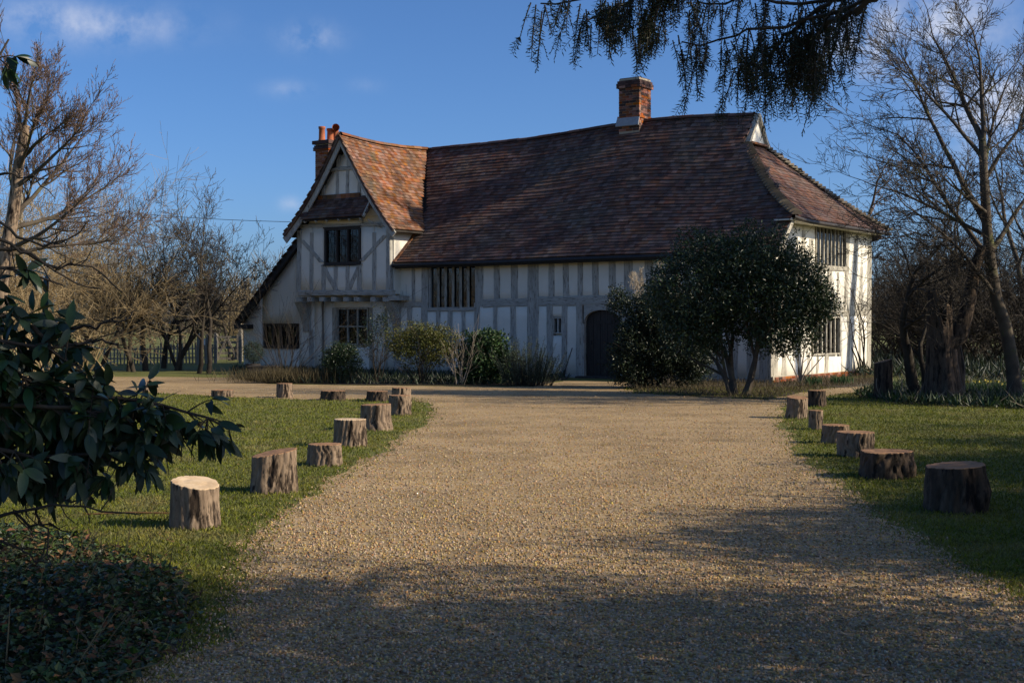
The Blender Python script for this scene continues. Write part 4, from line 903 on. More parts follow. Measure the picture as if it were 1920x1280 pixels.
# low planting along the beds
def bedstuff(name, poly, n, label, m, hmin, hmax, wd, lean=.6, z=.012, kind='stuff', seed=1):
    q_ = np.random.default_rng(seed); a = np.array(poly); lo_, hi_ = a.min(0), a.max(0); pts = q_.uniform(lo_, hi_, (n * 3, 3)); pts = pts[in_poly(pts, poly)][:n]; pts[:, 2] = z
    k = len(pts); v, f = leaf_quads(pts, unit(rand_dirs(k, q_) * lean + [0, 0, 1]), rand_dirs(k, q_), q_.uniform(hmin, hmax, k), np.full(k, wd) * q_.uniform(.7, 1.3, k)); o = ob(name, v, f, M[m]); tag(o, label, 'plants', None, kind); return o
bedstuff('bed_plants', BED_L, 9000, 'low green plants edging the bed under the left windows', 'evergreen_dark', .06, .28, .03, .8)
bedstuff('bed_grass', BED_R, 7000, 'tufts of dry grass in the bed under the big evergreen', 'drygrass', .05, .20, .012, .6, seed=2)
bedstuff('tree_bed_plants', BED_T, 15000, 'tangle of low ivy and weeds beneath the trees on the right', 'ivy', .05, .32, .04, .9, seed=3)
bedstuff('tree_bed_stalks', BED_T, 2600, 'dead stalks and twigs lying in the bed beneath the right trees', 'twig_pale', .2, .6, .010, 1.6, seed=4)
UG = [np.array(p, float) for p in ((9.9, 41, 0), (13.5, 36.5, 0), (22, 36, 0), (30, 66, 0), (14, 70, 0), (15.5, 56, 0))]
bedstuff('undergrowth', UG, 16000, 'dark brambly undergrowth beneath the right thicket', 'evergreen_dark', .15, .75, .05, .9, seed=5)
# climber on the end wall
def bare(name, base, label, cat, m, r_, specs, group=None, part='trunk', sides=(9, 6, 4, 3, 3, 3)):
    """specs: list of (offset, direction, length, radius, levels, kids, kwargs): stems of one plant; thick wood and twigs are parts"""
    o = empty(name, base); tag(o, label, cat, group); thick = []; thin = []
    for (of, d, L, rad, lv, kids, kw) in specs:
        res = grow(r_, of, d, L, rad, lv, kids, **kw); thick += [res[0]]; thin += [res[1:]]
    v, q = wood([sum(thick, [])], sides); ob(part, v, q, M[m[0]], o, True)
    mx_ = max(len(t_) for t_ in thin); lv_ = [sum([t_[k] for t_ in thin if len(t_) > k], []) for k in range(mx_)]
    cut = max(1, mx_ - 2); v, q = wood(lv_[:cut], sides[1:]); ob('branches', v, q, M[m[0]], o, True)
    if lv_[cut:]: v, q = wood(lv_[cut:], sides[1 + cut:]); tag(ob('crown', v, q, M[m[1]], o), kind='stuff')
    return o
r_ = np.random.default_rng(31)
cb = toworld(E(1618, 705, .25)); cb[2] = 0
bare('wall_climber', cb, 'bare climbing shrub trained up the white end wall', 'climber', ('branch_dark', 'branch_dark'), r_,
     [((r_.uniform(-.2, .3) * VY + np.array([0, 0, 0])), (VY * r_.uniform(-.35, .1) + UX * .03 + np.array([0, 0, 1])), r_.uniform(2.2, 3.4), .025, 3, (5, 4, 3), dict(wob=.12, trop=.03, minr=.004, flat=1)) for _ in range(6)], part='stem')
cb = toworld(E(1500, 716, .9)); cb[2] = 0
bare('arching_shrub', cb, 'bare arching stems in front of the end wall beside the big evergreen', 'shrub', ('twig_pale', 'branch'), r_,
     [((0, 0, 0), (r_.uniform(-.9, 1.1), -.1, 1), r_.uniform(1.2, 2.4), .02, 2, (4, 3), dict(wob=.08, trop=-.02, minr=.003)) for _ in range(7)], part='stem')
for k, (px, py, lb) in enumerate([(1523, 724, 'clump of daffodil leaves at the foot of the end wall by the tall stump'), (1575, 722, 'clump of daffodil leaves at the foot of the end wall farther right')]):
    o, p = plant('daffodil_clump', px, py, lb, 'plant', 'daffodil clumps'); n = 160; c = np.stack([r_.normal(0, .12, n), r_.normal(0, .1, n), np.zeros(n)], 1); v, f = leaf_quads(c, unit(rand_dirs(n, r_) * .35 + [0, 0, 1]), rand_dirs(n, r_), r_.uniform(.2, .36, n), np.full(n, .02)); tag(ob('leaves', v, f, M['daffodil'], o), kind='stuff')
o, p = plant('daffodil_clump', 1855, 742, 'wide drift of budding daffodils on the sunlit grass between the right trunks', 'plant', 'daffodil clumps'); n = 900; c = np.stack([r_.normal(0, .42, n), r_.normal(0, .3, n), np.zeros(n)], 1)
v, f = leaf_quads(c, unit(rand_dirs(n, r_) * .3 + [0, 0, 1]), rand_dirs(n, r_), r_.uniform(.2, .38, n), np.full(n, .02)); tag(ob('leaves', v, f, M['daffodil'], o), kind='stuff')
v, f = leaf_quads(c[:60] + [0, 0, .32], unit(rand_dirs(60, r_)), rand_dirs(60, r_), np.full(60, .07), np.full(60, .05)); tag(ob('buds', v, f, M['daffodil_bud'], o), kind='stuff')

# ------------------------------------------------------------------ right hand trees
# dark cut trunk with a hose loop
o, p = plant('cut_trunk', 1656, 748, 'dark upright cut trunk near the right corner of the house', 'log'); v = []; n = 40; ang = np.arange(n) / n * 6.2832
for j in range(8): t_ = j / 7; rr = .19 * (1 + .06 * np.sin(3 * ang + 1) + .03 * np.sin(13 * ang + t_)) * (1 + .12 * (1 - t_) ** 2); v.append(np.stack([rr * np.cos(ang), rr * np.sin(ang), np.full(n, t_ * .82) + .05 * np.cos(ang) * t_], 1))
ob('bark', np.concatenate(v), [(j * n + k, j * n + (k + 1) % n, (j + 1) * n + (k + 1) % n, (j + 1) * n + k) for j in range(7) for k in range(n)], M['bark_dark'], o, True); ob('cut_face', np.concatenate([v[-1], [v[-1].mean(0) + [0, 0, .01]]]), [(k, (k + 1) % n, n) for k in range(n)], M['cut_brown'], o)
aa = np.linspace(math.pi * .9, 2.1 * math.pi, 18); hp = np.stack([.05 + .28 * np.cos(aa), np.full(18, -.28), .36 + .34 * np.sin(aa)], 1); v, q = tubes([(hp, np.full(18, .011))], 5); o = ob('garden_hose', v, q, M['twig_pale'], None, True, loc=p); tag(o, 'pale loop of hose hanging by the dark cut trunk', 'hose')
hb = G(1770, 752)
r_ = np.random.default_rng(41)
o = empty('hollow_tree', hb); tag(o, 'old hollow shade darkened trunk with one broken limb leaning right', 'tree')  # bark colour carries the shade this trunk stands in
v = []; n = 64; ang = np.arange(n) / n * 6.2832
for j in range(16):
    t_ = j / 15; rr = (.33 * (1 - .32 * t_) + .14 * math.exp(-t_ * 7)) * (1 + .12 * np.sin(3 * ang + .6) + .09 * np.sin(5 * ang + 2 + t_) + .05 * np.sin(11 * ang + t_ * 2) + .03 * np.sin(17 * ang)); z = t_ * 2.15 + t_ ** 4 * (.35 * np.sin(2 * ang + 1) + .2 * np.sin(5 * ang))
    v.append(np.stack([rr * np.cos(ang) - .10 * t_, rr * np.sin(ang), z - .03], 1))
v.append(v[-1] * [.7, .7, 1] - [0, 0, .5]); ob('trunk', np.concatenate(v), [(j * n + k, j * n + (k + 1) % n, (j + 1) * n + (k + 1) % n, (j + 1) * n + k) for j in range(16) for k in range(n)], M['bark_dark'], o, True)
def rel(px, py, Y, b): return P(px, py, Y) - b
lp = np.array([rel(x, y, hb[1], hb) for x, y in ((1775, 650), (1800, 630), (1818, 560), (1828, 500), (1843, 462))]); v, q = tubes([(lp, np.array([.17, .17, .14, .12, .10]))], 10); ob('limb', v, q, M['bark_dark'], o, True)
lp = np.array([rel(x, y, hb[1] + .3, hb) for x, y in ((1795, 745), (1798, 690), (1790, 640), (1800, 600))]); v, q = tubes([(lp, np.array([.16, .13, .12, .1]))], 10); ob('trunk', v, q, M['bark_dark'], o, True)
b = G(1722, 748)
bare('gnarled_tree', b, 'dark gnarled small tree leaning left beside the hollow trunk', 'tree', ('branch_dark', 'branch_dark'), r_,
     [((0, 0, -.05), (-.12, .1, 1), 3.0, .14, 5, (6, 5, 5, 4, 3), dict(wob=.15, trop=.02, minr=.005, segs=8, ratio=.6, ang=(35, 75))), ((.12, 0, -.05), (.05, .2, 1), 2.2, .08, 4, (5, 5, 4, 3), dict(wob=.16, trop=.02, minr=.005, segs=7))])
b = G(1905, 752); TB = b
pts = np.array([rel(x, y, TB[1], TB) for x, y in ((1905, 755), (1898, 680), (1885, 610), (1868, 560), (1858, 500), (1850, 420), (1845, 330), (1842, 265))])
o = empty('tall_bare_tree', TB); tag(o, 'tall bare tree with fine twigs reaching over the sky at the right', 'tree')
v, q = tubes([(pts, np.array([.17, .14, .13, .125, .12, .105, .09, .08]))], 9); ob('trunk', v, q, M['branch'], o, True)
lim = [((1842, 265), (1780, 130), 2.6, .07), ((1843, 270), (1850, 120), 2.4, .06), ((1850, 420), (1710, 200), 3.9, .075), ((1856, 490), (1640, 250), 3.6, .065), ((1868, 560), (1700, 380), 3.0, .05), ((1846, 340), (1930, 190), 2.4, .05), ((1850, 400), (1740, 330), 2.4, .045), ((1858, 470), (1990, 300), 3., .06), ((1845, 300), (1730, 130), 2.6, .05), ((1848, 360), (1900, 60), 3.0, .05), ((1853, 445), (1640, 330), 2.7, .045)]
al = [[] for _ in range(5)]
for s, e_, L, rad in lim:
    a = rel(*s, TB[1], TB); d = rel(*e_, TB[1] + r_.uniform(-2, 2), TB) - a
    for l, ps in enumerate(grow(r_, a, d, L * 1.0, rad, 4, (11, 7, 5, 3), wob=.07, trop=.015, minr=.0045, segs=8, ratio=.46, ang=(25, 55), tmin=.15)): al[l] += ps
v, q = wood(al[:2], (7, 5)); ob('branches', v, q, M['branch'], o, True); v, q = wood(al[2:], (3, 3, 3)); tag(ob('crown', v, q, M['branch'], o), kind='stuff')
for k, (px, Y, L, lb, sd) in enumerate([(1925, 50, 7.4, 'second tall bare tree behind at the right picture edge', 51), (1800, 54, 5.6, 'bare tree far behind the hollow trunk', 52), (1985, 26, 4.6, 'twiggy bare tree cut by the right picture edge', 53)]):
    rr = np.random.default_rng(sd); b = np.array([(px - 960) / FPX * Y, Y, 0.])
    bare('bare_tree', b, lb, 'tree', ('branch', 'branch'), rr, [((0, 0, -.05), (-.05, 0, 1), L, .16, 5, (9, 6, 5, 4, 2), dict(wob=.08, trop=.05, minr=.005, segs=9, ratio=.52, ang=(28, 58)))], 'bare trees at the right edge')
# weeping birch top behind the roof
b = np.array([(1530 - 960) / FPX * 75, 75, 0.]); rr = np.random.default_rng(55)
bare('weeping_tree', b, 'distant drooping birch top showing behind the hipped roof', 'tree', ('branch_red', 'branch_red'), rr, [((0, 0, 0), (0, 0, 1), 10.3, .2, 4, (10, 8, 5, 3), dict(wob=.08, trop=-.06, minr=.012, segs=9, ratio=.30, ang=(25, 60), tmin=.5))])

# thickets: masses of twigs nobody could count
def thicket(name, label, r_, spots, m, h, nst=(5, 8), kids=(5, 5, 3), minr=.006, spread=.5, lv=3):
    al = [[] for _ in range(lv + 1)]
    for (x, y, s) in spots:
        for k in range(r_.integers(*nst)):
            a = r_.uniform(0, 6.28)
            for l, ps in enumerate(grow(r_, (x + r_.normal(0, .3), y + r_.normal(0, .3), -.05), (math.cos(a) * spread, math.sin(a) * spread, 1), h * s * r_.uniform(.6, 1.0) * .62, .035 * s, lv, kids, wob=.15, trop=.02, minr=minr, ratio=.55, ang=(25, 65), segs=6)): al[l] += ps
    v, q = wood(al, (5, 4, 3, 3)); o = ob(name, v, q, M[m]); tag(o, label, 'thicket', None, 'stuff'); return o
r_ = np.random.default_rng(61)
sp = [((px - 960) / FPX * Y, Y, s) for px, Y, s in [(1662, 53, 1.0), (1690, 50, 1.1), (1720, 51, 1.2), (1750, 49, 1.15), (1780, 48, 1.2), (1815, 49, 1.2), (1850, 47, 1.2), (1890, 47, 1.25), (1925, 46, 1.2), (1960, 47, 1.3), (1675, 58, 1.35), (1710, 59, 1.5), (1745, 57, 1.4), (1790, 58, 1.6), (1830, 57, 1.5), (1870, 58, 1.6), (1920, 56, 1.5), (1985, 52, 1.5), (1655, 62, 1.3), (1735, 47, .8), (1800, 45, .8), (1870, 44.5, .8), (1930, 44, .8), (1650, 56, 1.1), (1770, 66, 1.7), (1850, 66, 1.7)]]
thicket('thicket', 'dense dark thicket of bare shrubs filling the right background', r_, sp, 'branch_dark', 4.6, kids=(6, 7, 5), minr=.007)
r_ = np.random.default_rng(62)
sp = [((px - 960) / FPX * Y, Y, s) for px, Y, s in [(-40, 36, 1.2), (20, 38, 1.25), (70, 40, 1.2), (120, 42, 1.25), (165, 44, 1.2), (-90, 35, 1.2), (40, 52, 1.6), (110, 54, 1.6), (170, 56, 1.7)]]
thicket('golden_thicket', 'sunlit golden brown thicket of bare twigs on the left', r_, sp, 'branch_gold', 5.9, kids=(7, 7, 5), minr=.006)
sp = [((px - 960) / FPX * Y, Y, s) for px, Y, s in [(250, 66, 1.0), (300, 68, 1.1), (350, 70, 1.1), (400, 72, 1.0), (450, 70, .95), (500, 72, 1.0), (180, 64, 1.1), (100, 62, 1.2), (20, 60, 1.3), (330, 85, 1.3), (420, 90, 1.3), (510, 88, 1.3)]]
thicket('background_hedge', 'grey brown bare hedge behind the left orchard trees', np.random.default_rng(63), sp, 'branch', 4.6, kids=(6, 5, 3), minr=.010)
sp = [((px - 960) / FPX * Y, Y, s) for px, Y, s in [(470, 60, .9), (490, 62, 1.1), (440, 61, .7), (515, 64, 1.1)]]
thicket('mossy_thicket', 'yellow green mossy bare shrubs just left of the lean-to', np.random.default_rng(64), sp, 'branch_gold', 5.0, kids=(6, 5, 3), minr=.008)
# far woodland along the horizon, both sides
v = []; f = []; rr = np.random.default_rng(65)
al = [[], []]
for i in range(1500):
    a = rr.uniform(-70, 70); Y = rr.uniform(190, 260); x = Y * math.tan(R(a)) if abs(a) < 65 else Y * 2 * np.sign(a)
    h = rr.uniform(5, 9); d = np.array([rr.normal(0, .12), 0, 1.]); tt = np.linspace(0, 1, 4)[:, None]; al[0].append((np.array([x, Y, 0]) + d * tt * h, np.linspace(.25, .08, 4)))
    for k in range(26):
        s = rr.uniform(.25, 1); q0 = np.array([x, Y, 0]) + d * s * h; dd_ = unit(rr.normal(0, 1, 3) + [0, 0, .6]); al[1].append((q0 + dd_ * np.linspace(0, 1, 3)[:, None] * rr.uniform(1.0, 2.6), np.array([.07, .05, .03])))
vv, qq = wood(al, (4, 3)); tag(ob('far_woodland', vv, qq, M['woodland']), 'far line of bare woodland on the horizon', 'woodland', None, 'stuff')

# ------------------------------------------------------------------ left hand trees
rr = np.random.default_rng(71)
Y = 30; b = np.array([(0 - 960) / FPX * Y, Y, 0.]); o = empty('pollard_tree', b); tag(o, 'large bare tree with pale thick trunk and reddish shoots at the left edge', 'tree')
pts = np.array([rel(x, y, Y, b) for x, y in ((-10, 745), (-5, 600), (10, 480), (25, 400), (35, 310), (48, 235))]); v, q = tubes([(pts, np.array([.20, .16, .15, .135, .12, .10]))], 10); ob('trunk', v, q, M['bark'], o, True)
al = [[] for _ in range(5)]
for s, e_, L, rad in [((45, 240), (60, 140), 1.7, .05), ((40, 280), (120, 150), 1.9, .05), ((38, 300), (150, 215), 2.1, .055), ((30, 350), (190, 260), 2.6, .06), ((25, 400), (215, 300), 2.9, .06), ((20, 430), (230, 360), 3.0, .06), ((30, 360), (-60, 240), 2.4, .06), ((42, 250), (0, 130), 1.9, .05), ((12, 470), (170, 390), 2.7, .06), ((35, 320), (100, 170), 2.2, .05), ((20, 430), (110, 280), 2.4, .05), ((10, 480), (250, 430), 3.0, .05)]:
    a = rel(*s, Y, b); d = rel(*e_, Y + rr.uniform(-2, 2), b) - a
    for l, ps in enumerate(grow(rr, a, d, L * .85, rad, 4, (11, 7, 5, 3), wob=.07, trop=.05, minr=.0045, segs=8, ratio=.46, ang=(20, 50), tmin=.12)): al[l] += ps
v, q = wood(al[:2], (7, 5)); ob('branches', v, q, M['branch'], o, True); v, q = wood(al[2:], (3, 3, 3)); tag(ob('crown', v, q, M['branch_red'], o), kind='stuff')
OT = [(245, 697, 3.4, [(-.35, 1), (.15, 1)], 'leaning double stemmed orchard tree with crossing stems, left of the row'),
      (330, 694, 3.8, [(-.45, 1), (0, 1), (.3, 1), (.65, 1)], 'many stemmed bare orchard tree spreading from one base'),
      (378, 700, 3.9, [(-.05, 1), (.35, 1)], 'bare orchard tree with a thick base nearest the path'),
      (283, 695, 3.2, [(.05, 1)], 'single stemmed slender orchard tree between its spreading neighbours'),
      (193, 696, 3.3, [(-.1, 1), (.25, 1)], 'bare tree behind the laurel with two stems'),
      (300, 690, 3.3, [(.12, 1)], 'straight dark orchard stem behind the spreading one'),
      (440, 676, 3.4, [(-.1, 1), (.3, 1)], 'bare tree behind the field gate near the lean-to')]
for i, (px, py, L, sts, lb) in enumerate(OT):
    rr = np.random.default_rng(80 + i); b = G(px, py)
    bare('orchard_tree', b, lb, 'tree', ('branch_dark', 'branch'), rr, [((rr.normal(0, .12), rr.normal(0, .1), -.05), (d, rr.normal(0, .1), h), L * rr.uniform(.85, 1.05), .11 / max(1, len(sts)) ** .35, 4, (8, 7, 6, 3), dict(wob=.13, trop=.05, minr=.006, segs=9, ratio=.52, ang=(28, 65), tmin=.3)) for d, h in sts], 'orchard trees')
# fence, gate, notice
def post(p, h, w, label, name='fence_post', m='greywood', group='fence posts'):
    o = MB().box(-w / 2, w / 2, -w / 2, w / 2, -.1, h).build(name, M[m]); o.location = p; tag(o, label, 'post', group); return o
gl, gr = G(405, 680), G(449, 680)
o = empty('field_gate', gl); tag(o, 'weathered five barred wooden field gate beside the lean-to', 'gate'); gv_ = (gr - gl) * .96; gu = gv_ / np.linalg.norm(gv_)
for k in range(5): z = .18 + k * .22; MB().bar(gu * .05 + [0, 0, z], gv_ + [0, 0, z], .03, .09).build('rail', M['greywood'], o)
for s in (.05, .98): MB().bar(gv_ * s + [0, -.03, .1], gv_ * s + [0, -.03, 1.2], .09, .08).build('stile', M['greywood'], o)
MB().bar(gv_ * .06 + [0, -.04, .15], gv_ * .5 + [0, -.04, 1.06], .03, .08).build('brace', M['greywood'], o); MB().bar(gv_ * .95 + [0, -.04, .15], gv_ * .5 + [0, -.04, 1.06], .03, .08).build('brace', M['greywood'], o)
for px, py, h, lb in [(404, 681, 1.25, 'hanging post on the left of the field gate'), (450, 681, 1.7, 'tall pale post on the right of the field gate'), (388, 682, 1.2, 'fence post left of the gate'), (372, 684, 1.25, 'fence post carrying the small white notice'), (452.5, 677, 1.35, 'short second post behind the right gate post'), (265, 684, 1.35, 'lone stake behind the orchard stems')]: post(G(px, py), h, .11, lb)
q0 = G(380, 683); o = MB().box(-.11, .11, -.012, .012, .78, 1.02).build('notice_board', M['whitepaint']); o.location = q0; tag(o, 'small white notice hung on the fence left of the gate', 'notice')
o.location = (q0[0], q0[1] - .05, 0); MB().bar((0, .03, -.05), (0, .03, 1.1), .05).build('stake', M['greywood'], o)
o = empty('paling_fence', G(200, 684)); tag(o, 'low fence of thin weathered pales behind the orchard', 'fence'); f0, f1 = G(195, 684), G(403, 681); k = 0; pm = MB().box(-.03, .03, -.01, .01, 0, .75); pme = mkmesh('pale', pm.v, pm.f, M['greywood'])
for i in range(34):
    c = f0 + (f1 - f0) * i / 34 - G(200, 684); q_ = link('pale', pme, o, c); q_.scale = (1, 1, random.uniform(.85, 1.15)); q_.rotation_euler = (0, R(random.uniform(-4, 4)), 0)
for z in (.25, .6): MB().bar(f0 - G(200, 684) + [0, .02, z], f1 - G(200, 684) + [0, .02, z], .03, .05).build('rail', M['greywood'], o)
# overhead wire with its pole behind the trees
wy = 70; wp = []
for s in np.linspace(0, 1, 20): a = P(40, 374, wy); b = P(545, 416, wy - 10); q_ = a + (b - a) * s; q_[2] -= .22 * 4 * s * (1 - s); wp.append(q_)
v, q = tubes([(np.array(wp), np.full(20, .012))], 4); tag(ob('overhead_wire', v, q, M['wire']), 'thin overhead wire running to the house above the orchard', 'wire')
a = wp[0]; o = MB().lathe([(.14, -.2), (.1, a[2] + .4), (0, a[2] + .42)], 10).build('utility_pole', M['greywood']); o.location = (a[0], a[1], 0); tag(o, 'wooden pole behind the left trees holding the overhead wire', 'pole')

# ------------------------------------------------------------------ laurel hanging into the picture on the left
r_ = np.random.default_rng(91); LB = np.array([-3.4, 6.9, 0.]); lau = empty('laurel_bush', LB); tag(lau, 'large leaved dark laurel bush overhanging the lawn at the left edge', 'bush')
LY = 6.6
def lpx(pts, dy): return np.array([P(x, y, LY + d) - LB for (x, y), d in zip(pts, dy)])
def resample(pts, n):
    seg = np.linalg.norm(np.diff(pts, axis=0), axis=1); cum = np.concatenate([[0], np.cumsum(seg)]); u_ = np.linspace(0, cum[-1], n); return np.stack([np.interp(u_, cum, pts[:, k]) for k in range(3)], 1)
leafy = [([(-330, 900), (-150, 760), (20, 715), (150, 735), (290, 755), (390, 785), (425, 805)], 1), ([(-330, 900), (-120, 800), (60, 800), (200, 800), (320, 815), (370, 825)], 1), ([(-330, 900), (-100, 830), (80, 860), (160, 850), (220, 850), (260, 838)], .9), ([(-330, 900), (-150, 680), (-20, 640), (80, 650), (150, 690)], .9),
         ([(-330, 900), (-160, 620), (-40, 590), (60, 600), (140, 615)], .7), ([(-330, 900), (-200, 540), (-60, 500), (40, 505), (120, 535)], .35), ([(-330, 900), (-260, 400), (-90, 200), (-10, 120), (15, 75)], .25), ([(-330, 900), (-130, 900), (20, 860), (90, 872), (150, 872)], .8), ([(-330, 900), (-120, 730), (30, 740), (110, 790), (180, 850)], 1.), ([(-330, 900), (-100, 760), (120, 760), (250, 800), (300, 850)], 1.), ([(-330, 900), (-150, 680), (0, 690), (70, 720), (130, 760)], 1.)]
bw = []; LC = []; LD = []
for pts, dens in leafy:
    dy = np.cumsum(r_.normal(0, .09, len(pts))); dy[0] = .3; c = resample(lpx(pts, dy), 22); c += r_.normal(0, .006, c.shape); bw.append((c, np.linspace(.026, .005, 22)))
    nt_ = int(58 * dens)
    for k in range(nt_):
        s = .32 + .68 * r_.random() if k else 1.; i = min(20, int(s * 21)); a = c[i]; dr = unit(c[min(21, i + 1)] - c[i - 1]); sd = unit(dr * .5 + r_.normal(0, .6, 3) + [0, 0, -.05]); L = r_.uniform(.06, .20); tw = a + sd * np.linspace(0, 1, 5)[:, None] * L; tw[:, 2] -= np.linspace(0, 1, 5) ** 2 * .03; bw.append((tw, np.linspace(.005, .002, 5)))
        m_ = r_.integers(4, 8)
        for j in range(m_):
            u_ = 1 - .55 * r_.random() * (j > 2); q_ = a + (tw[-1] - a) * u_; LC.append(q_); LD.append(unit(sd * .55 + r_.normal(0, .55, 3) + [0, 0, -.5]))
bare_tw = [[(-120, 985), (0, 965), (60, 950), (150, 950), (265, 965)], [(-120, 985), (20, 960), (90, 990), (95, 1060)], [(-60, 1000), (20, 1020), (60, 1040), (90, 1055)], [(-100, 440), (0, 445), (80, 490), (140, 530), (190, 540)], [(-60, 300), (20, 330), (85, 335)], [(-100, 430), (0, 420), (80, 460), (150, 440), (160, 420)], [(20, 905), (90, 925), (130, 940), (175, 930)], [(60, 600), (140, 700), (190, 720), (260, 760)], [(-50, 460), (40, 470), (100, 500), (175, 500), (230, 545)], [(0, 900), (60, 940), (80, 980), (130, 1000)], [(100, 620), (180, 610), (250, 595)], [(120, 650), (180, 640), (230, 650)]]
for pts in bare_tw:
    c = resample(lpx(pts, np.cumsum(r_.normal(0, .06, len(pts)))), 14); c += r_.normal(0, .008, c.shape); bw.append((c, np.linspace(.012, .003, 14)))
    for k in range(5):
        i = r_.integers(3, 13); sd = unit(r_.normal(0, 1, 3) + unit(c[i] - c[i - 1]) * .8); bw.append((c[i] + sd * np.linspace(0, 1, 4)[:, None] * r_.uniform(.06, .2) + r_.normal(0, .008, (4, 3)), np.linspace(.004, .002, 4)))
st0 = np.array([[.0, 0, 0], [.05, .02, .4], [.0, 0, .8], P(-330, 900, LY + .3) - LB + [0, 0, .0]]); st0[-1] = P(-330, 900, LY + .3) - LB
v, q = tubes(bw, 5); ob('branches', v, q, M['branch_dark'], lau, True); v, q = tubes([(np.array([[-.2, .1, -.05], [-.1, .0, .3], [-.03, -.0, .6], st0[-1]]), np.array([.06, .05, .045, .03]))], 8); ob('stem', v, q, M['branch_dark'], lau, True)
# a laurel leaf: pointed ellipse, keeled and arched down
lv_ = []; n = 7
for i in range(n):
    t_ = i / (n - 1); w = .5 * math.sin(math.pi * t_ ** .85) ** .8 * (1 if t_ < 1 else 0); z = -.22 * t_ ** 2; lv_ += [(-w * .36, t_, z + .06 * w), (0, t_, z), (w * .36, t_, z + .06 * w)]
lf_ = [(3 * i + k, 3 * i + k + 1, 3 * i + k + 4, 3 * i + k + 3) for i in range(n - 1) for k in (0, 1)]
leaf_me = mkmesh('leaf', lv_, lf_, M['laurel'], True); LV = np.array(lv_); LF = np.array(lf_)
LC = np.array(LC); LD = np.array(LD); wl = LC + LB; ok_ = ~((960 + FPX * wl[:, 0] / wl[:, 1] > 285) & (HORIZ - FPX * (wl[:, 2] - CAMZ) / wl[:, 1] > 838)); LC = LC[ok_]; LD = LD[ok_]; k = len(LC); ls = r_.uniform(.09, .15, k); nr = rand_dirs(k, r_) * .55 + [0, -.35, .6]; X = unit(np.cross(LD, nr)); Z = np.cross(X, LD)
seen = np.argsort(np.linalg.norm(LC - np.array([1.6, -.3, 1.0]), axis=1) - ls * 2)
for i in seen[:300]:
    o = link('leaf', leaf_me, lau); mt = np.eye(4); mt[:3, 0] = X[i] * ls[i]; mt[:3, 1] = LD[i] * ls[i]; mt[:3, 2] = Z[i] * ls[i]; mt[:3, 3] = LC[i]; o.matrix_local = Matrix(mt.tolist())
j = seen[300:]; v = LC[j][:, None] + LV[None, :, 0:1] * (X[j] * ls[j][:, None])[:, None] + LV[None, :, 1:2] * (LD[j] * ls[j][:, None])[:, None] + LV[None, :, 2:3] * (Z[j] * ls[j][:, None])[:, None]
tag(ob('foliage', v.reshape(-1, 3), (np.arange(len(j))[:, None, None] * len(LV) + LF[None]).reshape(-1, 4), M['laurel'], lau, True), kind='stuff')

# ------------------------------------------------------------------ yew over the drive mouth: trunk beside the camera, boughs hanging into the top of the picture
r_ = np.random.default_rng(101); YB = np.array([6.6, 4.4, 0.]); yew = empty('yew_tree', YB); tag(yew, 'dark yew tree whose drooping boughs hang across the top right of the sky', 'tree')
v, q = tubes([(np.array([[0, 0, -.1], [.05, 0, .6], [0, .1, 1.6], [-.1, .1, 3.2], [0, 0, 5.5]]), np.array([.5, .38, .34, .26, .1]))], 14); ob('trunk', v, q, M['bark_dark'], yew, True)
YY = 7.0
bough_px = [[(2300, -350), (1900, -200), (1700, -60), (1590, 0), (1500, 10), (1400, -5), (1300, 5), (1285, 20)], [(2300, -350), (1900, -170), (1660, -20), (1560, 25), (1450, 50), (1360, 72), (1315, 84), (1280, 80)], [(1660, -20), (1590, 30), (1520, 70), (1490, 92), (1515, 104), (1542, 112)], [(2300, -350), (1700, -260), (1400, -110), (1250, -30), (1150, -8), (1060, 4), (1015, 8)], [(1400, -110), (1290, -50), (1235, 0), (1222, 40), (1210, 72)], [(1400, -110), (1250, -50), (1170, 5), (1130, 25), (1105, 40)], [(1900, -170), (1650, -60), (1560, -10), (1480, 60), (1430, 95), (1400, 110)]]; hang = [.28, .30, .24, .24, .14, .17, .31]
bw = []; nc = []; nd = []
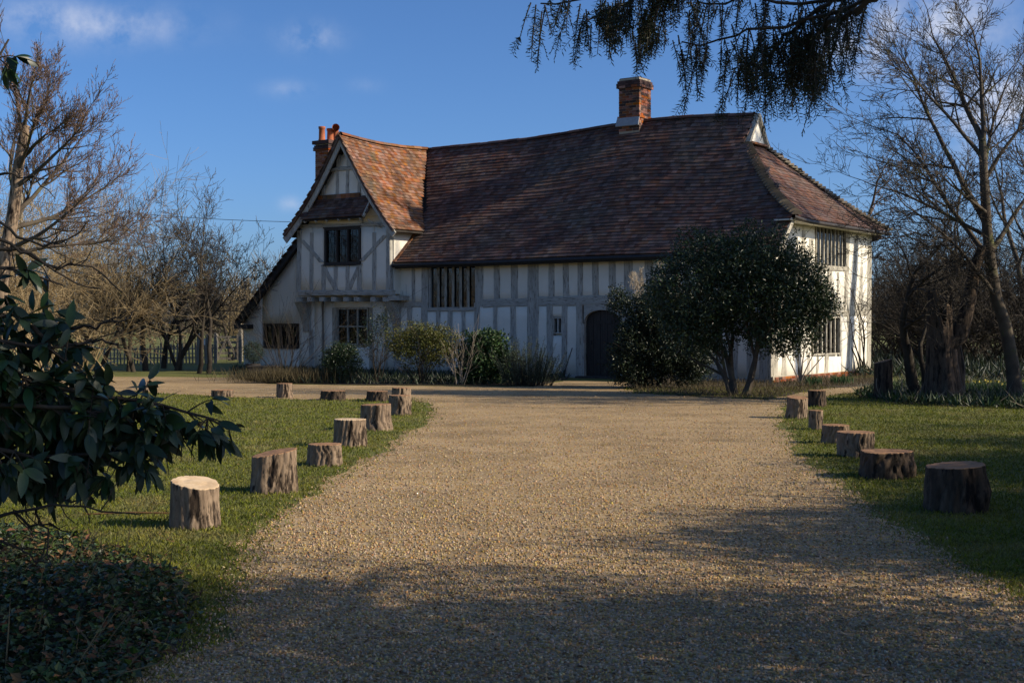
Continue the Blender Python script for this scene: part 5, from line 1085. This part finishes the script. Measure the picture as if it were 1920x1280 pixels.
for bp, hg in zip(bough_px, hang):
    dy = np.linspace(-1.2, 0, len(bp)) + r_.normal(0, .12, len(bp)); c = resample(np.array([P(x, y, YY + d) - YB for (x, y), d in zip(bp, dy)]), 26); c += r_.normal(0, .012, c.shape); bw.append((c, np.linspace(.020, .004, 26)))
    for i in range(26):
        px_ = 960 + FPX * (c[i] + YB)[0] / (c[i] + YB)[1]
        if px_ > 1615: continue
        for k in range(4 if i > 8 else 2):
            L = r_.uniform(.3, 1.) * hg; a = c[i] + r_.normal(0, .03, 3); d0 = unit(np.array([r_.normal(0, .22) - .06, r_.normal(0, .4), -.9])); tt = np.linspace(0, 1, 6)[:, None]; sh = a + d0 * tt * L + np.array([0, 0, -1]) * (tt ** 2) * L * .35; bw.append((sh, np.linspace(.004, .0015, 6)))
            subs = [sh]
            for _ in range(r_.integers(2, 5)):
                u_ = r_.integers(1, 5); d1 = unit(d0 + r_.normal(0, .55, 3)); l1 = L * r_.uniform(.25, .5); s1 = sh[u_] + d1 * tt * l1 + np.array([0, 0, -1]) * tt ** 2 * l1 * .3; subs.append(s1); bw.append((s1, np.linspace(.002, .001, 6)))
            for s1 in subs:
                l1 = np.linalg.norm(s1[-1] - s1[0]); m_ = int(l1 / .0075) ; u_ = np.linspace(.05, 1, m_); x_ = u_ * 5; ii = np.minimum(4, x_.astype(int)); q_ = s1[ii] + (s1[ii + 1] - s1[ii]) * (x_ - ii)[:, None]; ax = unit(s1[ii + 1] - s1[ii]); sd = unit(np.cross(ax, [r_.normal(), r_.normal(), .2])) * np.where(np.arange(m_) % 2, 1, -1)[:, None]
                nc.append(q_); nd.append(unit(sd + ax * .5 + r_.normal(0, .22, (m_, 3))))
v, q = tubes(bw, 4); ob('boughs', v, q, M['branch_dark'], yew); nc = np.concatenate(nc); nd = np.concatenate(nd); k = len(nc)
v, f = leaf_quads(nc, nd, rand_dirs(k, r_), r_.uniform(.024, .036, k), np.full(k, .0058), 0.05); tag(ob('needles', v, f, M['yew'], yew), kind='stuff')
# its crown beside and above the camera
al = [[] for _ in range(4)]
for k in range(26):
    a = r_.uniform(0, 6.28); z = r_.uniform(1.2, 5.2)
    for l, ps in enumerate(grow(r_, (0, 0, z), (math.cos(a), math.sin(a), .35), 2.6, .07, 2, (5, 4), wob=.12, trop=.0)): al[l] += ps
v, q = wood(al[:3], (5, 4, 3)); ob('branches', v, q, M['branch_dark'], yew)
foliage(yew, r_, [(-.2, 0, 3.2, 2.9, 2.7, 1.9), (.2, .2, 5.0, 2.6, 2.5, 1.8), (.3, -.3, 6.6, 1.9, 1.9, 1.6), (-1.2, .9, 2.6, 1.5, 1.6, 1.1), (.6, 1.4, 3.4, 1.9, 1.6, 1.3), (.4, 1.2, 4.9, 1.7, 1.6, 1.1), (1.6, -1, 3, 2, 2, 1.8)], 40000, .14, .036, 'yew', per=16, crad=.13, shell=.8)
# evergreens beyond the right picture edge that shade the right lawn
def evergreen(base, label, lobes, n, seed, ln=.12, wd=.06):
    q_ = np.random.default_rng(seed); o = empty('evergreen_tree', base); tag(o, label, 'tree', 'evergreens beside the right lawn'); h = max(l[2] for l in lobes)
    v, q = tubes([(np.array([[0, 0, -.1], [.04, 0, h * .4], [0, 0, h]]), np.array([.22, .17, .06]))], 9); ob('trunk', v, q, M['bark_dark'], o, True)
    al = [[] for _ in range(3)]
    for k in range(14):
        a = q_.uniform(0, 6.28)
        for l, ps in enumerate(grow(q_, (0, 0, q_.uniform(.8, h * .8)), (math.cos(a), math.sin(a), .6), 1.9, .05, 1, (5,), wob=.12)): al[l] += ps
    v, q = wood(al[:2], (5, 3)); ob('branches', v, q, M['branch_dark'], o); foliage(o, q_, lobes, n, ln, wd, 'evergreen_dark', per=8, crad=.1, shell=.75); return o
evergreen((12.6, 8.4, 0), 'tall holly standing past the right lawn, nearest the drive mouth', [(0, 0, 2.6, 2.4, 2.3, 1.7), (.2, .3, 4.3, 2.0, 2.0, 1.5), (.3, .2, 5.4, 1.2, 1.2, 1.0)], 26000, 111)
evergreen((15.2, 13.0, 0), 'broad holly standing past the right lawn, farther from the drive mouth', [(0, 0, 2.4, 2.7, 2.9, 1.7), (0, .3, 4.0, 2.3, 2.5, 1.4), (.2, .4, 5.4, 1.3, 1.5, .9)], 30000, 112)
evergreen((7.9, 8.3, 0), 'low rounded holly between the yew and the taller hollies', [(0, 0, 1.3, 1.4, 1.5, 1.2), (.1, .3, 2.5, 1.3, 1.3, .9), (.0, .0, 3.2, 1.0, 1.2, .8), (.3, -.7, 1.6, 1.3, 1.3, 1.2)], 22000, 113, .09, .045)
evergreen((8.3, 11.0, 0), 'low spreading holly behind the rounded one', [(0, -.3, 1.2, 1.6, 1.7, 1.1), (.2, .4, 2.1, 1.4, 1.5, .9)], 17000, 115, .09, .045)
evergreen((9.7, 13.6, 0), 'low spreading holly next to the broad tall one', [(0, -.3, 1.3, 1.7, 1.7, 1.2), (.2, .3, 2.5, 1.5, 1.5, 1.0)], 18000, 116, .09, .045)
evergreen((12.3, 16.6, 0), 'low spreading holly farthest along the right lawn edge', [(0, -.3, 1.4, 1.8, 1.8, 1.2), (.2, .3, 2.8, 1.6, 1.5, 1.0)], 18000, 117, .09, .045)
evergreen((15.6, 26.6, 0), 'bushy holly past the right edge shading the old trunks', [(0, 0, 2.0, 2.0, 2.0, 1.6), (.3, .6, 3.4, 1.8, 1.8, 1.4), (-.2, -.4, 4.3, 1.2, 1.2, 1.0)], 16000, 114, .11, .06)
r_ = np.random.default_rng(121)
bare('bare_tree', np.array([17., 19.5, 0]), 'spreading bare tree past the right lawn whose shadow falls across the grass', 'tree', ('branch', 'branch'), r_, [((0, 0, -.05), (-.05, 0, 1), 4.2, .2, 4, (9, 7, 5, 4), dict(wob=.1, trop=.04, minr=.007, segs=9, ratio=.6, ang=(35, 65)))], 'bare trees at the right edge')
for k, (x, y, L, sd) in enumerate([(22, 37.5, 15.5, 131), (27, 34, 18, 132)]):
    bare('bare_tree', np.array([x, y, 0.]), ['tall bare tree right of the house with its shadow on the roof', 'tallest bare tree far right of the house beyond the thicket'][k], 'tree', ('branch_dark', 'branch_dark'), np.random.default_rng(sd), [((0, 0, -.05), (-.1, 0, 1), L, .40, 4, (16, 9, 7, 5), dict(wob=.06, trop=.03, minr=.018, segs=9, ratio=.34, ang=(30, 75), tmin=.72))], 'bare trees at the right edge')

# ------------------------------------------------------------------ ground cover
r_ = np.random.default_rng(141)
def scatter(n, y0, y1, spread=.46):               # denser towards the viewer's end of the garden
    Y = y0 * (y1 / y0) ** r_.random(n); X = r_.uniform(-spread, spread, n) * Y + r_.normal(0, .1, n); return np.stack([X, Y, np.zeros(n)], 1)
RDn = [np.asarray(p) for p in DRIVE]
gp_ = scatter(430000, 5.5, 34); jit_ = gp_ + r_.normal(0, .10, gp_.shape) * (1 + gp_[:, 1:2] * .02); ins = in_poly(jit_, RDn)
gp_ = gp_[~ins]; k = len(gp_); gp_[:, 2] = 0
hgt = r_.uniform(.016, .042, k) * (1 + gp_[:, 1] * .02); v, f = leaf_quads(gp_, unit(rand_dirs(k, r_) * .75 + [0, 0, .8]), rand_dirs(k, r_), hgt, hgt * .17 + .0012 * gp_[:, 1] * .25)
tag(ob('lawn_grass', v, f, M['grass']), 'short mown grass of the lawns either side of the drive', 'grass', None, 'stuff')
s_ = scatter(190000, 4.6, 36); s_ = s_[r_.random(len(s_)) < np.clip(1.05 - (s_[:, 1] - 8) / 26, 0, 1)]; s_ = s_[in_poly(s_ + r_.normal(0, .12, s_.shape), RDn)]; k = len(s_)
OC = np.array([(1, 0, 0), (-1, 0, 0), (0, 1, 0), (0, -1, 0), (0, 0, .8), (0, 0, -.8)]); OF = np.array([(0, 2, 4), (2, 1, 4), (1, 3, 4), (3, 0, 4), (2, 0, 5), (1, 2, 5), (3, 1, 5), (0, 3, 5)])
A = rand_dirs(k, r_); B = unit(np.cross(A, rand_dirs(k, r_))); C_ = np.cross(A, B); sz = r_.uniform(.0045, .0125, k)[:, None] * (1 + .015 * s_[:, 1:2]); asp = r_.uniform(.6, 1.3, (k, 3))
v = s_[:, None] + [0, 0, .009] + OC[None, :, 0:1] * (A * sz * asp[:, :1])[:, None] + OC[None, :, 1:2] * (B * sz * asp[:, 1:2])[:, None] + OC[None, :, 2:3] * (C_ * sz * .8 * asp[:, 2:])[:, None]
tag(ob('gravel_stones', v.reshape(-1, 3), (np.arange(k)[:, None, None] * 6 + OF[None]).reshape(-1, 3), M['stone'], None, True), 'loose gravel stones strewn over the drive', 'gravel', None, 'stuff')
# ivy and leaf litter in the left corner
IV = gp([(-500, 1030), (60, 1025), (260, 1050), (330, 1110), (340, 1200), (230, 1285), (-100, 1500), (-500, 1500)])
a = np.array(IV); pts = r_.uniform(a.min(0), a.max(0), (52000, 3)); pts = pts[in_poly(pts + r_.normal(0, .07, pts.shape), IV)]; pts = pts[pts[:, 1] > 4.6]
def mound(p): return .13 * np.clip(1 + np.sin(p[:, 0] * 2.3 + 1) * np.sin(p[:, 1] * 1.9), 0, 2) * np.clip((-1.55 - p[:, 0]) / .6, 0.05, 1)
k = len(pts); pts[:, 2] = mound(pts) * r_.random(k) ** .5 + .01; v, f = leaf_quads(pts, unit(rand_dirs(k, r_) * [1, 1, .4]), unit(rand_dirs(k, r_) * .6 + [0, 0, 1]), r_.uniform(.025, .065, k), r_.uniform(.02, .05, k)); tag(ob('ground_ivy', v, f, M['ivy']), 'ivy and low weeds covering the corner below the laurel', 'ivy', None, 'stuff')
gm = []; n = 26; xs = np.linspace(-4.6, -1.5, n); ys = np.linspace(5.0, 10.1, n); gx_, gy_ = np.meshgrid(xs, ys); pv = np.stack([gx_.ravel(), gy_.ravel(), np.zeros(n * n)], 1); pv[:, 2] = mound(pv) * .55 * in_poly(pv, IV) - .004 + .008 * in_poly(pv, IV); ff = [(j * n + i, j * n + i + 1, (j + 1) * n + i + 1, (j + 1) * n + i) for j in range(n - 1) for i in range(n - 1)]
tag(ob('litter_bank', pv, ff, M['soil'], None, True), kind='structure')
pts2 = pts[r_.permutation(k)[:2600]].copy(); pts2[:, 2] += .015; m_ = len(pts2); v, f = leaf_quads(pts2, unit(rand_dirs(m_, r_) * [1, 1, .3]), unit(rand_dirs(m_, r_) * .5 + [0, 0, 1]), r_.uniform(.04, .08, m_), r_.uniform(.025, .05, m_)); tag(ob('leaf_litter', v, f, M['deadleaf']), 'brown fallen leaves strewn among the ivy', 'leaves', None, 'stuff')
m_ = 420; c = pts[r_.permutation(k)[:m_]]; v, f = leaf_quads(c, unit(rand_dirs(m_, r_) * .8 + [.3, 0, .7]), rand_dirs(m_, r_), r_.uniform(.2, .5, m_), np.full(m_, .006)); tag(ob('dry_stalks', v, f, M['drygrass']), 'pale dry grass stalks standing in the ivy corner', 'grass', None, 'stuff')
s_ = scatter(5200, 6, 26); k = len(s_); s_[:, 2] = .012; v, f = leaf_quads(s_, unit(rand_dirs(k, r_) * [1, 1, .15]), unit(rand_dirs(k, r_) * .4 + [0, 0, 1]), r_.uniform(.015, .05, k), r_.uniform(.008, .02, k)); tag(ob('debris', v, f, M['deadleaf']), 'bits of bark and dead leaves scattered on lawn and gravel', 'debris', None, 'stuff')
a0, a1 = G(160, 968), G(330, 966); v, q = tubes([(np.array([a0 + [0, 0, .02], (a0 + a1) / 2 + [0, .01, .03], a1 + [0, 0, .02]]), np.array([.007, .008, .006]))], 5); tag(ob('fallen_stick', v, q, M['deadleaf']), 'long thin brown stick lying on the grass left of the pale stump', 'stick')
